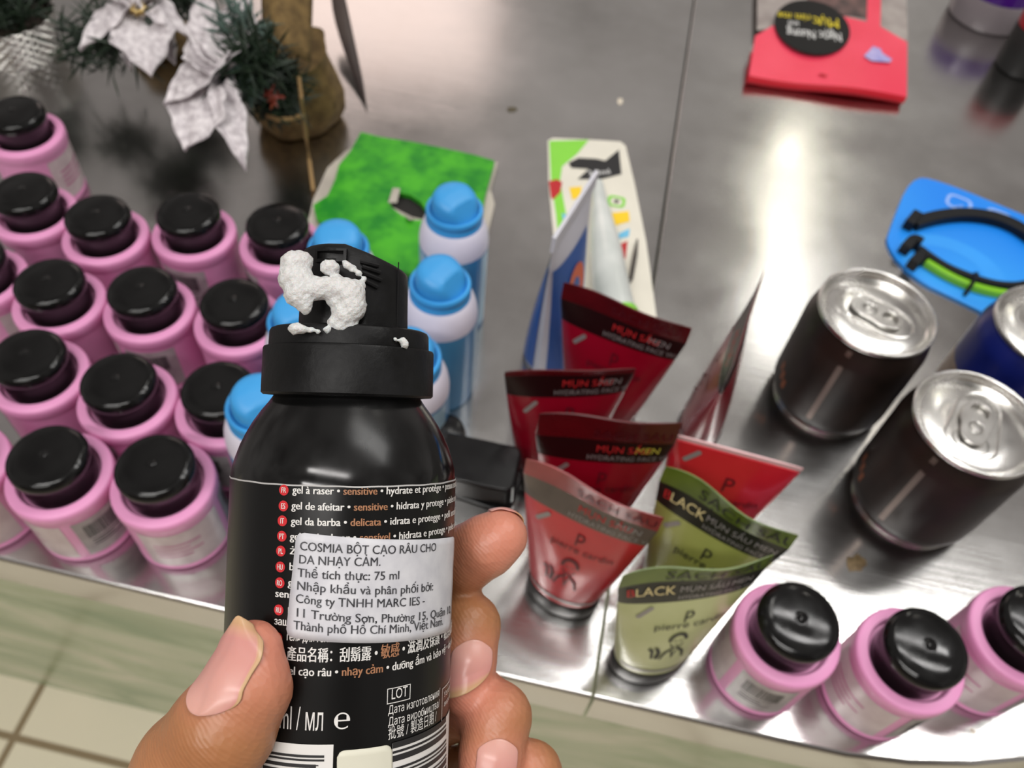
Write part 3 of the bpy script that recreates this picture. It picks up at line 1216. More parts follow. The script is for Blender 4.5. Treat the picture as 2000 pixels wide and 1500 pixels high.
mb = MB()
mb.grid(lambda u, v: hdr(u, v), 30, 8)
hd = mb.build('header_card', REDHEAD, t)
mb = MB()
mb.grid(lambda u, v: (hdr(u, 0)[0] - 0.0016 * v, hdr(u, 0)[1] - 0.003 * math.sin(v * 3.14) + 0.001 * v, hdr(u, 0)[2] - 0.0075 * v), 30, 5)
mb.grid(lambda u, v: (hdr(u, 0.9 * v)[0], hdr(u, 0.9 * v)[1] + 0.001, 0.001 + 0.0004 * v), 30, 4)
mb.build('header_fold', REDDARK, t)
mb = MB()
cc = at(1586, 52, 0.0145)
ex = (at(1660, 60, 0.0145) - at(1512, 46, 0.0145)) / 2
ey = (at(1580, 4, 0.0145) - at(1592, 103, 0.0145)) / 2
V, F = shape2d([ellipse(1, 1, 48)])
# same spot on the header: push a little above the card
zoff = lambda x, y: 0.0145
fnB = lambda p: (cc[0] - ref[0] + ex[0] * p[0] + ey[0] * p[1], cc[1] - ref[1] + ex[1] * p[0] + ey[1] * p[1], 0.0146 + 0.0016 * p[1])
mb.add(V, F, 0, fnB)
bd = mb.build('badge', mat('black_badge', (0.006, 0.006, 0.006), 0.4, spec=0.2), hd, False)
mb = MB()
# the packet lies with its writing upside down to the viewer
fT = lambda x0, y0, s_, sx=1.0: (lambda p: tuple(np.array(fnB((-(x0 + p[0] * s_ * sx), -(y0 + p[1] * s_), 0))) + np.array([0, 0, 0.0003])))
put_text(mb, 'Ngọc Nương', fT(-0.76, 0.16, 0.30, 0.62), 0)
put_text(mb, 'Mực', fT(-0.74, -0.36, 0.34, 0.8), 1)
put_text(mb, 'rim me', fT(0.02, -0.42, 0.26, 0.8), 1)
put_text(mb, 'khô', fT(0.35, -0.12, 0.16, 0.8), 0)
mb.build('lettering', [WHITEINK, mat('yellow_print', S(226, 206, 40), 0.5)], bd, False)
mb = MB()
h0 = np.array(hdr(0.47, 0.12, 0.0003))
mb.add(*shape2d([ellipse(0.0035, 0.0024, 20)]), 0, lambda p: (h0[0] + p[0], h0[1] + p[1], h0[2] + 0.0001))
mb.build('hang_hole', REDDARK, hd, False)
mb = MB()
h1 = np.array(hdr(0.80, 0.52, 0.0005))
mb.add(*shape2d([[(-0.010, -0.007), (-0.004, -0.012), (0.010, -0.009), (0.012, -0.004), (0.005, 0.002), (0.004, 0.008), (-0.002, 0.010), (-0.005, 0.003)]]), 0, lambda p: (h1[0] + p[0], h1[1] + p[1], h1[2] + 0.0004))
mb.build('blue_print', mat('lavender_print', S(150, 150, 214), 0.4, noise=S(190, 180, 226), nscale=160), hd, False)

# --- grass print sheet with torn hole
GRASS = mat('grass_print', S(6, 128, 24), 0.5, noise=S(70, 176, 30), nscale=75, bump=0.35, bscale=140, detail=6)
TORN = mat('torn_white_paper', S(196, 188, 176), 0.7, noise=S(176, 168, 158), nscale=50)
ref = at(790, 400)[:2]
t = thing('grass_print_sheet', (ref[0], ref[1], TZ), 'bright green grass print board with a torn dark hole', 'board')
mb = MB()
out = [(705, 258), (745, 268), (800, 276), (860, 288), (925, 302), (966, 314), (962, 330), (950, 372), (940, 420), (930, 470), (922, 540), (880, 560), (820, 540),
       (760, 520), (700, 500), (650, 470), (618, 425), (612, 400), (640, 382), (655, 350), (662, 322), (684, 296)]
hole = [(764, 404), (758, 388), (772, 376), (800, 380), (822, 394), (834, 412), (830, 430), (808, 430), (784, 420)]
V, F = shape2d([ccw(on_table(out, 0.007, ref)), ccw(on_table(hole, 0.007, ref))[::-1]], 0.0016)
mb.add(V, F, 0, lambda p: (p[0], p[1], p[2] + 0.0055))
mb.build('board', GRASS, t, False)
mb = MB()
slab(mb, ccw(on_table([(612, 392), (606, 420), (600, 440), (640, 470), (720, 510), (900, 560), (950, 470), (966, 400), (958, 372), (972, 320), (900, 300), (720, 268), (672, 300), (640, 330)], 0.002, ref)), 0.0003, 0.0030)
mb.build('torn_backing', TORN, t, False)
mb = MB()
slab(mb, ccw(on_table([(766, 404), (760, 386), (776, 376), (803, 382), (824, 396), (833, 413), (826, 428), (806, 424)], 0.003, ref)), 0.0030, 0.0034)
mb.build('hole_lining', mat('hole_dark', (0.012, 0.010, 0.009), 0.8), t, False)
mb = MB()
pp = [at(x, y, 0.009)[:2] - ref for x, y in ((758, 392), (768, 372), (782, 378), (775, 392))]
mb.add([(pp[0][0], pp[0][1], 0.0072), (pp[1][0], pp[1][1], 0.011), (pp[2][0], pp[2][1], 0.013), (pp[3][0], pp[3][1], 0.0074)], [(0, 1, 2, 3)])
pp = [at(x, y, 0.009)[:2] - ref for x, y in ((792, 418), (808, 424), (803, 432), (796, 428))]
mb.add([(pp[0][0], pp[0][1], 0.0075), (pp[1][0], pp[1][1], 0.0075), (pp[2][0], pp[2][1], 0.010), (pp[3][0], pp[3][1], 0.010)], [(0, 1, 2, 3)])
mb.build('torn_flap', TORN, t, False, mods=[('solid', 0.0006, 0)])

# --- green and white blister card with white glue tube
CARDW = mat('white_card', S(226, 222, 208), 0.35)
CARDG = mat('lime_print', S(136, 214, 72), 0.35)
BLISTER = mat('white_gloss', S(226, 230, 226), 0.14, noise=S(206, 212, 208), nscale=40)
ref = at(1170, 450)[:2]
t = thing('blister_card', (ref[0], ref[1], TZ), 'white and lime blister card holding a glossy white tube, lying flat', 'blister card')
mb = MB()
out = [(1070, 274), (1080, 269), (1150, 272), (1212, 276), (1222, 284), (1240, 360), (1262, 470), (1280, 600), (1284, 632), (1276, 640), (1180, 650), (1098, 650), (1092, 640), (1085, 500), (1072, 360)]
slab(mb, ccw(on_table(out, 0.002, ref)), 0.0003, 0.0018)
cw = mb.build('card', CARDW, t, False)


def flatp(mb, pix, z, mi=0):
    V, F = shape2d([ccw(on_table(pix, z, ref))])
    mb.add(V, F, mi, lambda p: (p[0], p[1], z))


mb = MB()
flatp(mb, [(1073, 275), (1150, 273), (1128, 300), (1098, 325), (1094, 352), (1106, 420), (1112, 470), (1092, 480), (1086, 420), (1076, 350)], 0.00195)
mb.build('lime_print', CARDG, cw, False)
mb = MB()
flatp(mb, [(1110, 318), (1130, 308), (1165, 310), (1182, 314), (1209, 292), (1214, 340), (1175, 350), (1128, 350), (1150, 330), (1116, 328)], 0.0020)
mb.build('black_print', INK, cw, False)
mb = MB()
c = at(1150, 343, 0.0022)[:2] - ref
d = at(1205, 338, 0.0022)[:2] - at(1150, 343, 0.0022)[:2]
d /= np.linalg.norm(d)
put_text(mb, '3,3ml', lambda p: (c[0] + 0.0048 * (p[0] * d[0] - p[1] * d[1]), c[1] + 0.0048 * (p[0] * d[1] + p[1] * d[0]), 0.0022))
mb.build('lettering', WHITEINK, cw, False)
mb = MB()
flatp(mb, [(1072, 354), (1088, 350), (1098, 356), (1094, 376), (1080, 390), (1076, 384)], 0.0021, 0)
flatp(mb, [(1112, 366), (1136, 364), (1134, 384), (1118, 390)], 0.0021, 1)
flatp(mb, [(1194, 416), (1228, 412), (1230, 432), (1202, 440)], 0.0021, 1)
flatp(mb, [(1204, 480), (1226, 470), (1222, 504), (1208, 512)], 0.0021, 0)
flatp(mb, [(1098, 416), (1116, 424), (1102, 444)], 0.0021, 2)
flatp(mb, [(1208, 456), (1230, 446), (1228, 462), (1210, 466)], 0.0021, 2)
V, F = shape2d([rrect(0.0115, 0.0105, 0.003), rrect(0.0075, 0.0068, 0.002)[::-1]])
c = at(1204, 393, 0.0022)[:2] - ref
mb.add(V, F, 3, lambda p: (c[0] + p[0], c[1] + p[1], 0.0021))
mb.add(*shape2d([ellipse(0.0016, 0.0016, 16)]), 4, lambda p: (c[0] + p[0], c[1] + p[1], 0.0022))
mb.build('pictures', [REDINK, mat('sun_yellow', S(246, 206, 40), 0.4), mat('aqua_print', S(110, 190, 226), 0.4), CARDG, INK], cw, False)
mb = MB()
axis = [(1166, 362, 0.0035, 0.0040), (1170, 400, 0.0055, 0.0055), (1176, 440, 0.0075, 0.0075), (1184, 500, 0.010, 0.0098), (1192, 560, 0.011, 0.0108), (1200, 600, 0.0112, 0.0110), (1206, 620, 0.0112, 0.0106)]
mb.tube([np.append(at(x, y, z)[:2] - ref, z + 0.0012) for x, y, z, r in axis], [a[3] for a in axis], 20)
gt = mb.build('glue_tube', BLISTER, t, sharp=60)
mb = MB()
axis = [(1207, 620, 0.0110, 0.0115), (1214, 636, 0.011, 0.0115), (1218, 644, 0.010, 0.009)]
mb.tube([np.append(at(x, y, z)[:2] - ref, z + 0.0012) for x, y, z, r in axis], [a[3] for a in axis], 20)
mb.build('lime_cap', CARDG, t, sharp=60)
mb = MB()
mb.tube([np.append(at(x, y, 0.004)[:2] - ref, 0.005) for x, y in ((1244, 470), (1240, 500), (1232, 545), (1226, 560))], [0.0006, 0.0014, 0.0014, 0.0006], 8)
mb.build('grey_stylus', mat('dark_grey_plastic', S(70, 66, 62), 0.4), t)

# --- blue and white tube standing left of the blister card
BLUETUBE = mat('royal_blue_print', S(34, 88, 168), 0.3)
WHITETUBE = mat('white_tube', S(206, 206, 214), 0.35)
ORANGE = mat('orange_print', S(226, 96, 40), 0.4)
A, B = at(1160, 362, 0.100), at(1078, 492, 0.100)
C = (A + B) / 2
O = np.array([C[0], C[1], TZ])
t = thing('toothpaste_tube', tuple(O), 'white and blue tube with orange oval standing left of the blister card', 'tube')
e = (B - A) / np.linalg.norm(B - A)
w1 = np.linalg.norm(B - A) / 2
nr = np.array([-e[1], e[0], 0])
if nr[0] < 0:
    nr = -nr


def TP(q_, v, sd, off=0.0):
    a = 0.016 + (w1 - 0.016) * v
    b = max(0.014 * (1 - v ** 1.4) ** 0.8, 0.0005)
    return np.array([0, 0, 0.0]) + e * a * q_ + nr * sd * (b * math.sqrt(max(0, 1 - q_ * q_)) + off) + np.array([0, 0, 0.001 + 0.099 * v])


def tl(name, v0, v1, m, parent, sides=(1, -1), off=0.0, q0=-1, q1=1):
    mb = MB()
    for sd in sides:
        mb.grid(lambda u, v: TP((q0 + (q1 - q0) * u) if sd == 1 else (q1 - (q1 - q0) * u), v0 + (v1 - v0) * v, sd, off), 20, 10)
    return mb.build(name, m, parent)


tl('body', 0.0, 1.0, WHITETUBE, t)
pb = tl('blue_panel', 0.02, 0.86, BLUETUBE, t, (1, -1), 0.0004, -0.55, 0.97)
mb = MB()
V, F = shape2d([ellipse(0.40, 0.085, 30)])
mb.add(V, F, 0, lambda p: TP(0.15 + p[0], 0.62 + p[1] * 1.6, 1, 0.0009))
mb.build('orange_oval', ORANGE, pb, False)
mb = MB()
mb.box((-1, -1, 0), (1, 1, 1), 0, lambda p: e * (w1 + 0.0002) * p[0] + nr * 0.0009 * p[1] + np.array([0, 0, 0.0995 + 0.009 * p[2]]))
mb.build('crimp', WHITETUBE, t, False)

# ================================================================== BLACK FLIP CAP BOTTLE BEHIND THE CAN
GLOSSBLK = mat('gloss_black', (0.007, 0.007, 0.0075), 0.14, rvar=0.1, nscale=60, spec=0.35)
p = at(922, 930, 0.03)
t = thing('black_bottle', (p[0], p[1], TZ), 'black bottle with a rectangular flip cap, half hidden behind the held can', 'bottle')
mb = MB()
out = rrect(0.044, 0.026, 0.006, 5)
V = [(x, y, z) for z in (0.0, 0.030) for x, y in out]
n = len(out)
mb.add(V, [tuple(range(n))[::-1], tuple(range(n, 2 * n))] + [(i, (i + 1) % n, n + (i + 1) % n, n + i) for i in range(n)])
bb = mb.build('body', GLOSSBLK, t, True, mods=[('bevel', 0.0012, 2)], sharp=50)
mb = MB()
out = rrect(0.041, 0.024, 0.004, 5)
V = [(x, y, 0.0305) for x, y in out] + [(x * 0.97, y * 0.97, 0.0440 + 0.03 * y) for x, y in out]
mb.add(V, [tuple(range(n))[::-1], tuple(range(n, 2 * n))] + [(i, (i + 1) % n, n + (i + 1) % n, n + i) for i in range(n)])
mb.build('flip_cap', GLOSSBLK, t, True, mods=[('bevel', 0.0010, 2)], sharp=50)
bb.rotation_euler = (0, 0, -0.12)
p = at(868, 838, 0.04)
t = thing('black_bottle', (p[0], p[1], TZ), 'black round capped bottle showing only a dark dome right of the can shoulder', 'bottle')
mb = MB()
mb.lathe([(0.0095, 0), (0.011, 0.001), (0.011, 0.028), (0.0105, 0.029)], 36)
mb.build('body', GLOSSBLK, t)
mb = MB()
mb.lathe([(0.0098, 0.029), (0.0100, 0.036), (0.0090, 0.0395), (0.006, 0.0408), (0.0004, 0.041)], 36)
mb.build('cap', GLOSSBLK, t)

# ================================================================== JARS AT THE TOP RIGHT
PURPLE = mat('purple_plastic', S(76, 28, 128), 0.2, coat=0.4)
JARG = mat('frosted_jar', S(128, 120, 124), 0.3)
p = at(1925, 32)
t = thing('purple_lid_jar', (p[0], p[1], TZ), 'grey frosted jar with purple lid in the far right corner', 'jar')
mb = MB()
mb.lathe([(0.029, 0), (0.0315, 0.001), (0.0325, 0.004), (0.0325, 0.022), (0.0315, 0.024)], 48)
mb.build('body', JARG, t)
mb = MB()
mb.lathe([(0.0300, 0.0235), (0.0305, 0.024), (0.0305, 0.040), (0.0295, 0.042), (0.0270, 0.0425), (0.0255, 0.041), (0.0200, 0.0405), (0.0004, 0.0405)], 48)
for k in range(30):
    a = 2 * math.pi * k / 30
    mb.box((0.0300, -0.0009, 0.0245), (0.0312, 0.0009, 0.0395), 0, lambda q_: (q_[0] * math.cos(a) - q_[1] * math.sin(a), q_[0] * math.sin(a) + q_[1] * math.cos(a), q_[2]))
mb.build('lid', PURPLE, t)
p = at(1990, 132)
t = thing('black_jar', (p[0], p[1], TZ), 'black jar with red lid cut off by the right frame edge', 'jar')
mb = MB()
mb.lathe([(0.017, 0), (0.019, 0.001), (0.0195, 0.003), (0.0195, 0.032), (0.0185, 0.034)], 40)
mb.build('body', mat('matt_black_jar', (0.01, 0.01, 0.01), 0.5), t)
mb = MB()
mb.lathe([(0.0185, 0.0342), (0.0192, 0.035), (0.0192, 0.044), (0.0182, 0.046), (0.0004, 0.0462)], 40)
mb.build('lid', mat('dark_red_lid', S(150, 18, 34), 0.35), t)

# ================================================================== CHRISTMAS DECORATIONS, TOP LEFT
SILVERPOT = mat('silver_woven', (0.55, 0.54, 0.52), 0.25, 1.0, rvar=0.2, nscale=120)
NEEDLE = mat('dark_pine', S(18, 34, 22), 0.6, noise=S(30, 50, 28), nscale=120)
FROST = mat('frosted_pine', S(92, 112, 104), 0.6, noise=S(54, 74, 66), nscale=150)
PETAL = mat('glitter_white_petal', S(236, 230, 232), 0.22, noise=S(188, 180, 184), nscale=260, bump=0.8, bscale=900)
BURLAP = mat('burlap', S(124, 100, 58), 0.85, noise=S(92, 72, 38), nscale=160, bump=0.8, bscale=600)
TWINE = mat('jute_twine', S(158, 128, 84), 0.8)
REDBERRY = mat('dull_red', S(120, 44, 30), 0.5)


def needles(mb, c, n, rad, length, spread=(1, 1, 1), thick=0.0007, up=0.0, mi=0):
    c = np.array(c)
    for _ in range(n):
        d = rng.normal(size=3) * np.array(spread)
        d[2] += up
        d /= np.linalg.norm(d)
        a = c + rng.normal(size=3) * rad * np.array(spread) * 0.5
        b = a + d * length * rng.uniform(0.6, 1.15)
        x = np.cross(d, [0.3, 0.5, 0.8])
        x /= np.linalg.norm(x)
        y = np.cross(d, x)
        m_ = a * 0.45 + b * 0.55
        V = [a + thick * 0.5 * x, a - thick * 0.5 * x + thick * 0.3 * y, a - thick * 0.5 * y, m_ + thick * x, m_ - thick * 0.6 * x + thick * y, m_ - thick * y, b]
        mb.add(V, [(0, 1, 4, 3), (1, 2, 5, 4), (2, 0, 3, 5), (3, 4, 6), (4, 5, 6), (5, 3, 6)], mi)


# silver woven pot with small tree
p = at(40, 104)
pot = thing('potted_tree', (p[0], p[1], TZ), 'little dark pine in a silver woven pot, cut off at the top left', 'potted plant')
mb = MB()
V, F = [], []
NR, NK = 20, 96
for j in range(NR + 1):
    z = 0.031 * j / NR
    for k in range(NK):
        a = 2 * math.pi * k / NK
        wv = 0.0010 * math.sin(a * 24 + (j // 2 % 2) * math.pi) * math.sin(math.pi * (j % 2 + 0.5))
        r = 0.0245 + 0.0075 * (z / 0.031) + wv
        V.append((r * math.cos(a), r * math.sin(a), z))
for j in range(NR):
    for k in range(NK):
        k2 = (k + 1) % NK
        F.append((j * NK + k, j * NK + k2, (j + 1) * NK + k2, (j + 1) * NK + k))
F.append(tuple(range(NK))[::-1])
mb.add(V, F)
mb.build('pot', SILVERPOT, pot)
mb = MB()
needles(mb, (0, 0, 0.034), 500, 0.022, 0.018, (1, 1, 0.7), 0.0009, 0.8)
needles(mb, (-0.005, 0.01, 0.060), 400, 0.016, 0.018, (1, 1, 1), 0.0009, 0.6)
needles(mb, (-0.005, 0.01, 0.085), 300, 0.010, 0.016, (1, 1, 1), 0.0009, 0.6)
mb.build('foliage', NEEDLE, pot)
mb = MB()
mb.lathe([(0.0045, 0.004), (0.0035, 0.10)], 10)
mb.lathe([(0.026, 0.020), (0.027, 0.025), (0.0004, 0.026)], 30)
mb.build('trunk', mat('dark_wood', S(40, 30, 22), 0.8), pot)


def petal(mb, b, tip, w, curl=0.006, mi=0):
    """pointed, cupped petal from base to tip"""
    b, tip = np.array(b), np.array(tip)
    ax = tip - b
    L = np.linalg.norm(ax)
    ax = ax / L
    zc = CPOS - (b + tip) / 2
    zc = zc / np.linalg.norm(zc)
    sd = np.cross(ax, zc)
    sd /= np.linalg.norm(sd)
    nm = np.cross(sd, ax)

    def f(u, v):
        prof = math.sin(math.pi * min(1, 0.12 + 0.88 * v) ** 0.8) if v < 1 else 0.0
        ww = w * max(prof, 0.0) * (1 + 0.10 * math.sin(19 * v + 5 * u))
        q_ = 2 * u - 1
        return b + ax * L * v + sd * ww * q_ * 0.5 + nm * (curl * (q_ * q_) * (1 - v) - 0.9 * curl * v * v + 0.0012 * math.sin(9 * u + 7 * v))
    mb.grid(f, 8, 14, mi)


def sack_plant(px, name, label, r, hgt):
    p = at(*px)
    t = thing(name, (p[0], p[1], TZ), label, 'decoration', 'burlap christmas decorations')
    mb = MB()
    V, F = [], []
    n, prof = 48, [(0.0, 0.78), (0.03, 0.93), (0.15, 1.03), (0.35, 1.06), (0.55, 1.0), (0.75, 0.88), (0.9, 0.8), (1.0, 0.86)]
    for z, k in prof:
        for i in range(n):
            a = 2 * math.pi * i / n
            rr = r * k * (1 + 0.05 * math.sin(3 * a + 4 * z) + 0.03 * math.sin(7 * a - 5 * z))
            V.append((rr * math.cos(a), rr * math.sin(a), hgt * z * (1 + 0.06 * math.sin(2 * a))))
    for j in range(len(prof) - 1):
        for i in range(n):
            i2 = (i + 1) % n
            F.append((j * n + i, j * n + i2, (j + 1) * n + i2, (j + 1) * n + i))
    F.append(tuple(range(n))[::-1])
    F.append(tuple((len(prof) - 1) * n + i for i in range(n)))
    mb.add(V, F)
    mb.build('burlap_sack', BURLAP, t)
    return t, p


def rel(t, px, py, h):
    w = at(px, py, h)
    return w - np.array(t.location)


s1, sp = sack_plant((585, 228), 'burlap_tree', 'burlap wrapped pine decoration with a trailing twine and white poinsettia', 0.0285, 0.052)
mb = MB()
needles(mb, rel(s1, 538, 172, 0.055), 420, 0.012, 0.020, (1, 1, 1), 0.0008, 0.1)
needles(mb, rel(s1, 500, 120, 0.085), 300, 0.012, 0.020, (0.8, 1, 1), 0.0008, 0.2)
needles(mb, rel(s1, 540, 200, 0.040), 160, 0.010, 0.014, (1, 1, 0.7), 0.0007, -0.2)
mb.build('foliage', NEEDLE, s1)
mb = MB()
needles(mb, rel(s1, 455, 140, 0.075), 420, 0.010, 0.021, (1, 1, 1), 0.0010, 0.0)
needles(mb, rel(s1, 470, 60, 0.090), 260, 0.010, 0.018, (1, 1, 1), 0.0010, 0.0)
mb.build('frosted_foliage', FROST, s1)
mb = MB()
b0, b1, t0, t1 = rel(s1, 515, 110, 0.075), rel(s1, 606, 120, 0.072), rel(s1, 510, -60, 0.100), rel(s1, 612, -60, 0.096)
mb.grid(lambda u, v: (b0 * (1 - u) + b1 * u) * (1 - v) + (t0 * (1 - u) + t1 * u) * v + np.array([0, -0.006 * math.sin(math.pi * u), 0.010 * math.sin(math.pi * u)]), 12, 8)
mb.build('burlap_flap', BURLAP, s1, mods=[('solid', 0.0012, 0)])
mb = MB()
needles(mb, rel(s1, 534, 188, 0.068), 14, 0.003, 0.008, (1, 0.5, 0.3), 0.0012, 0.0)
mb.build('red_trim', REDBERRY, s1)
mb = MB()
mb.tube([rel(s1, *q_) for q_ in ((584, 150, 0.068), (588, 190, 0.060), (592, 225, 0.045), (598, 270, 0.022), (604, 312, 0.008), (612, 372, 0.0025))], 0.0013, 8)
mb.tube([rel(s1, *q_) for q_ in ((522, 226, 0.046), (545, 234, 0.047), (570, 232, 0.046), (592, 224, 0.046))], 0.0014, 8)
mb.build('twine', TWINE, s1)
for (bx, by, tx, ty, w, hb, ht) in ((438, 120, 312, 190, 0.026, 0.088, 0.080), (410, 172, 352, 284, 0.034, 0.080, 0.066), (428, 168, 480, 325, 0.017, 0.080, 0.060),
                                    (425, 130, 388, -30, 0.024, 0.090, 0.100), (435, 125, 480, -30, 0.026, 0.090, 0.100), (440, 140, 512, 118, 0.016, 0.084, 0.074),
                                    (420, 150, 368, 60, 0.022, 0.086, 0.094), (432, 150, 462, 250, 0.014, 0.078, 0.068)):
    mb = MB()
    petal(mb, rel(s1, bx, by, hb), rel(s1, tx, ty, ht), w)
    mb.build('petal', PETAL, s1, mods=[('solid', 0.0006, 0)])

s2, sp = sack_plant((318, 92), 'burlap_poinsettia', 'white glitter poinsettia on a small burlap base, left of the burlap wrapped pine', 0.020, 0.030)
mb = MB()
needles(mb, rel(s2, 250, 60, 0.060), 380, 0.018, 0.022, (1, 1, 0.8), 0.0008, 0.0)
needles(mb, rel(s2, 330, -10, 0.060), 380, 0.018, 0.022, (1, 1, 0.8), 0.0008, 0.0)
needles(mb, rel(s2, 180, 80, 0.040), 200, 0.018, 0.020, (1, 1, 0.6), 0.0008, 0.0)
mb.tube([rel(s2, 318, 92, 0.02), rel(s2, 290, 40, 0.075)], 0.0025, 8)
mb.build('foliage', NEEDLE, s2)
for (bx, by, tx, ty, w, hb, ht) in ((262, 8, 146, 82, 0.022, 0.078, 0.070), (268, 24, 292, 138, 0.036, 0.076, 0.062), (280, 10, 372, 58, 0.020, 0.078, 0.070),
                                    (262, 16, 215, -50, 0.022, 0.080, 0.086), (272, 10, 300, -60, 0.024, 0.080, 0.086), (250, 20, 250, 130, 0.018, 0.070, 0.052),
                                    (285, 30, 345, 118, 0.020, 0.070, 0.052)):
    mb = MB()
    petal(mb, rel(s2, bx, by, hb), rel(s2, tx, ty, ht), w)
    mb.build('petal', PETAL, s2, mods=[('solid', 0.0006, 0)])
mb = MB()
for k in range(7):
    a = k * 0.9
    c = rel(s2, 270 + 12 * math.cos(a), 16 + 9 * math.sin(a), 0.080)
    mb.lathe([(0.0005, -0.002), (0.0018, -0.0012), (0.002, 0), (0.0013, 0.0015), (0.0003, 0.002)], 10, off=tuple(c))
mb.build('flower_centre', mat('gold_bead', (0.6, 0.45, 0.2), 0.3, 1.0), s2)

# long dark leaf right of the burlap
p = at(690, 100)
lf = thing('dried_leaf', (p[0], p[1], TZ), 'long narrow dark brown leaf right of the burlap wrapped pine', 'leaf')
mb = MB()
pts = [(655, -40, 0.030, 12), (664, 20, 0.024, 17), (676, 70, 0.016, 15), (690, 120, 0.009, 12), (703, 165, 0.004, 8), (713, 198, 0.0015, 2), (716, 212, 0.0012, 0.6)]
P = [(rel(lf, x - w, y, h), rel(lf, x, y - 2, h + 0.0015), rel(lf, x + w, y, h)) for x, y, h, w in pts]
V = [q_ for r_ in P for q_ in r_]
F = []
for i in range(len(P) - 1):
    for k in range(2):
        F.append((i * 3 + k, i * 3 + k + 1, (i + 1) * 3 + k + 1, (i + 1) * 3 + k))
mb.add(V, F)
mb.build('blade', mat('dark_leaf', S(66, 54, 48), 0.5, noise=S(52, 40, 38), nscale=60), lf, mods=[('solid', 0.0008, 0), ('sub', 1)])

# ================================================================== CRUMBS AND SPOTS ON THE STEEL
WHITEC = mat('crumb_white', S(214, 204, 186), 0.7)
BROWNC = mat('dried_drop', S(120, 102, 70), 0.6, noise=S(88, 72, 46), nscale=400)
for (px, py, r, m, lab) in ((1211, 198, 0.0026, WHITEC, 'small white crumb on the steel left of the red header packet'),
                            (1000, 214, 0.0030, mat('dark_speck', S(84, 76, 58), 0.7), 'dull brown speck on the steel above the blister card'),
                            (1672, 1100, 0.0042, BROWNC, 'dried brown drop on the steel below the nearer drink can'),
                            (1900, 1428, 0.0010, WHITEC, 'tiny pale crumb at the front right corner of the steel')):
    p = at(px, py)
    mb = MB()
    V, F = [], []
    for j in range(6):
        for k in range(14):
            a = 2 * math.pi * k / 14
            rr = r * math.cos(j / 5 * math.pi / 2 * 0.98) * (1 + 0.25 * math.sin(2 * a + px) + 0.15 * math.sin(5 * a + py))
            V.append((rr * math.cos(a), rr * math.sin(a) * 1.25, 0.00005 + (0.35 if m is not BROWNC else 0.14) * r * math.sin(j / 5 * math.pi / 2)))
    for j in range(5):
        for k in range(14):
            k2 = (k + 1) % 14
            F.append((j * 14 + k, j * 14 + k2, (j + 1) * 14 + k2, (j + 1) * 14 + k))
    F += [tuple(range(14))[::-1], tuple(70 + k for k in range(14))]
    mb.add(V, F)
    tag(mb.build('crumb', m, None, True, (p[0], p[1], TZ)), lab, 'crumb', 'specks on the worktops')

# ================================================================== THE HELD CAN
AX0 = cv(675, 930, 0.165)                         # axis point at the upper edge of the printed label
ez = np.array([22 / FPX * 0.165, -790 / FPX * 0.165, 0.0])
ez[2] = 0.030 * np.linalg.norm(ez)
ez /= np.linalg.norm(ez)
ex = np.array([1.0, 0, 0])
ex -= ex @ ez * ez
ex /= np.linalg.norm(ex)
ey = np.cross(ez, ex)                             # away from the viewer
CANW = c2w(AX0)
RX = (CM @ np.stack([ex, ey, ez], 1))             # can axes in world
can = bpy.data.objects.new('shaving_gel_can', None)
can.empty_display_size = 0.02
COL.objects.link(can)
LEN = 0.083
can.matrix_world = Matrix([[*RX[i], (CANW - RX[:, 2] * LEN)[i]] for i in range(3)] + [[0, 0, 0, 1]])
tag(can, 'black shaving gel can with foam on its nozzle, held up by the hand', 'can')
CR = 0.0216
H0 = LEN                                          # label top in the can's own height


def on_can(px, py, r=CR):
    """angle round the can (0 = towards viewer, + to the right) and height for a pixel"""
    d = np.array([(px - 1000) / FPX, (py - 750) / FPX, 1.0])
    o = -AX0
    dx, dy, ox, oy = d @ ex, d @ ey, o @ ex, o @ ey
    A, B, C_ = dx * dx + dy * dy, 2 * (dx * ox + dy * oy), ox * ox + oy * oy - r * r
    D_ = B * B - 4 * A * C_
    t = (-B - math.sqrt(D_)) / (2 * A) if D_ > 0 else -B / (2 * A)
    p = t * d - AX0
    return math.atan2(p @ ex, -(p @ ey)), p @ ez + H0


def can_pt(phi, h, r):
    return (r * math.sin(phi), -r * math.cos(phi), h)


BLKGLOSS = mat('gloss_black_can', (0.003, 0.003, 0.003), 0.06, noise=(0.006, 0.006, 0.006), nscale=70, rvar=0.22, stretch=(1, 1, 0.5), detail=6, spec=0.38)
BLKLABEL = mat('black_printed_label', (0.004, 0.004, 0.004), 0.27, rvar=0.05, nscale=50, spec=0.32)
BLKPLAST = mat('black_nozzle_plastic', (0.003, 0.003, 0.003), 0.38, noise=(0.008, 0.008, 0.0085), nscale=120, rvar=0.2, bump=0.08, bscale=700, spec=0.22)
FOILEDGE = mat('label_edge', S(170, 168, 166), 0.4)
mb = MB()
z = H0
mb.lathe([(0.0185, 0.0), (0.0205, 0.0006), (0.0214, 0.003), (CR, 0.005), (CR - 0.00015, 0.0052), (CR - 0.00015, z), (0.0213, z + 0.0018), (0.0208, z + 0.0036), (0.0200, z + 0.0060), (0.0190, z + 0.0082),
          (0.0178, z + 0.0104), (0.0164, z + 0.0125), (0.0150, z + 0.0143), (0.0142, z + 0.0155), (0.0140, z + 0.0175)], 96)
body = mb.build('body', BLKGLOSS, can, sharp=60)
mb = MB()
mb.grid(lambda u, v: can_pt(2 * math.pi * u, 0.006 + (z - 0.006) * v, CR), 96, 4)
label = mb.build('label', BLKLABEL, can, sharp=0)
mb = MB()
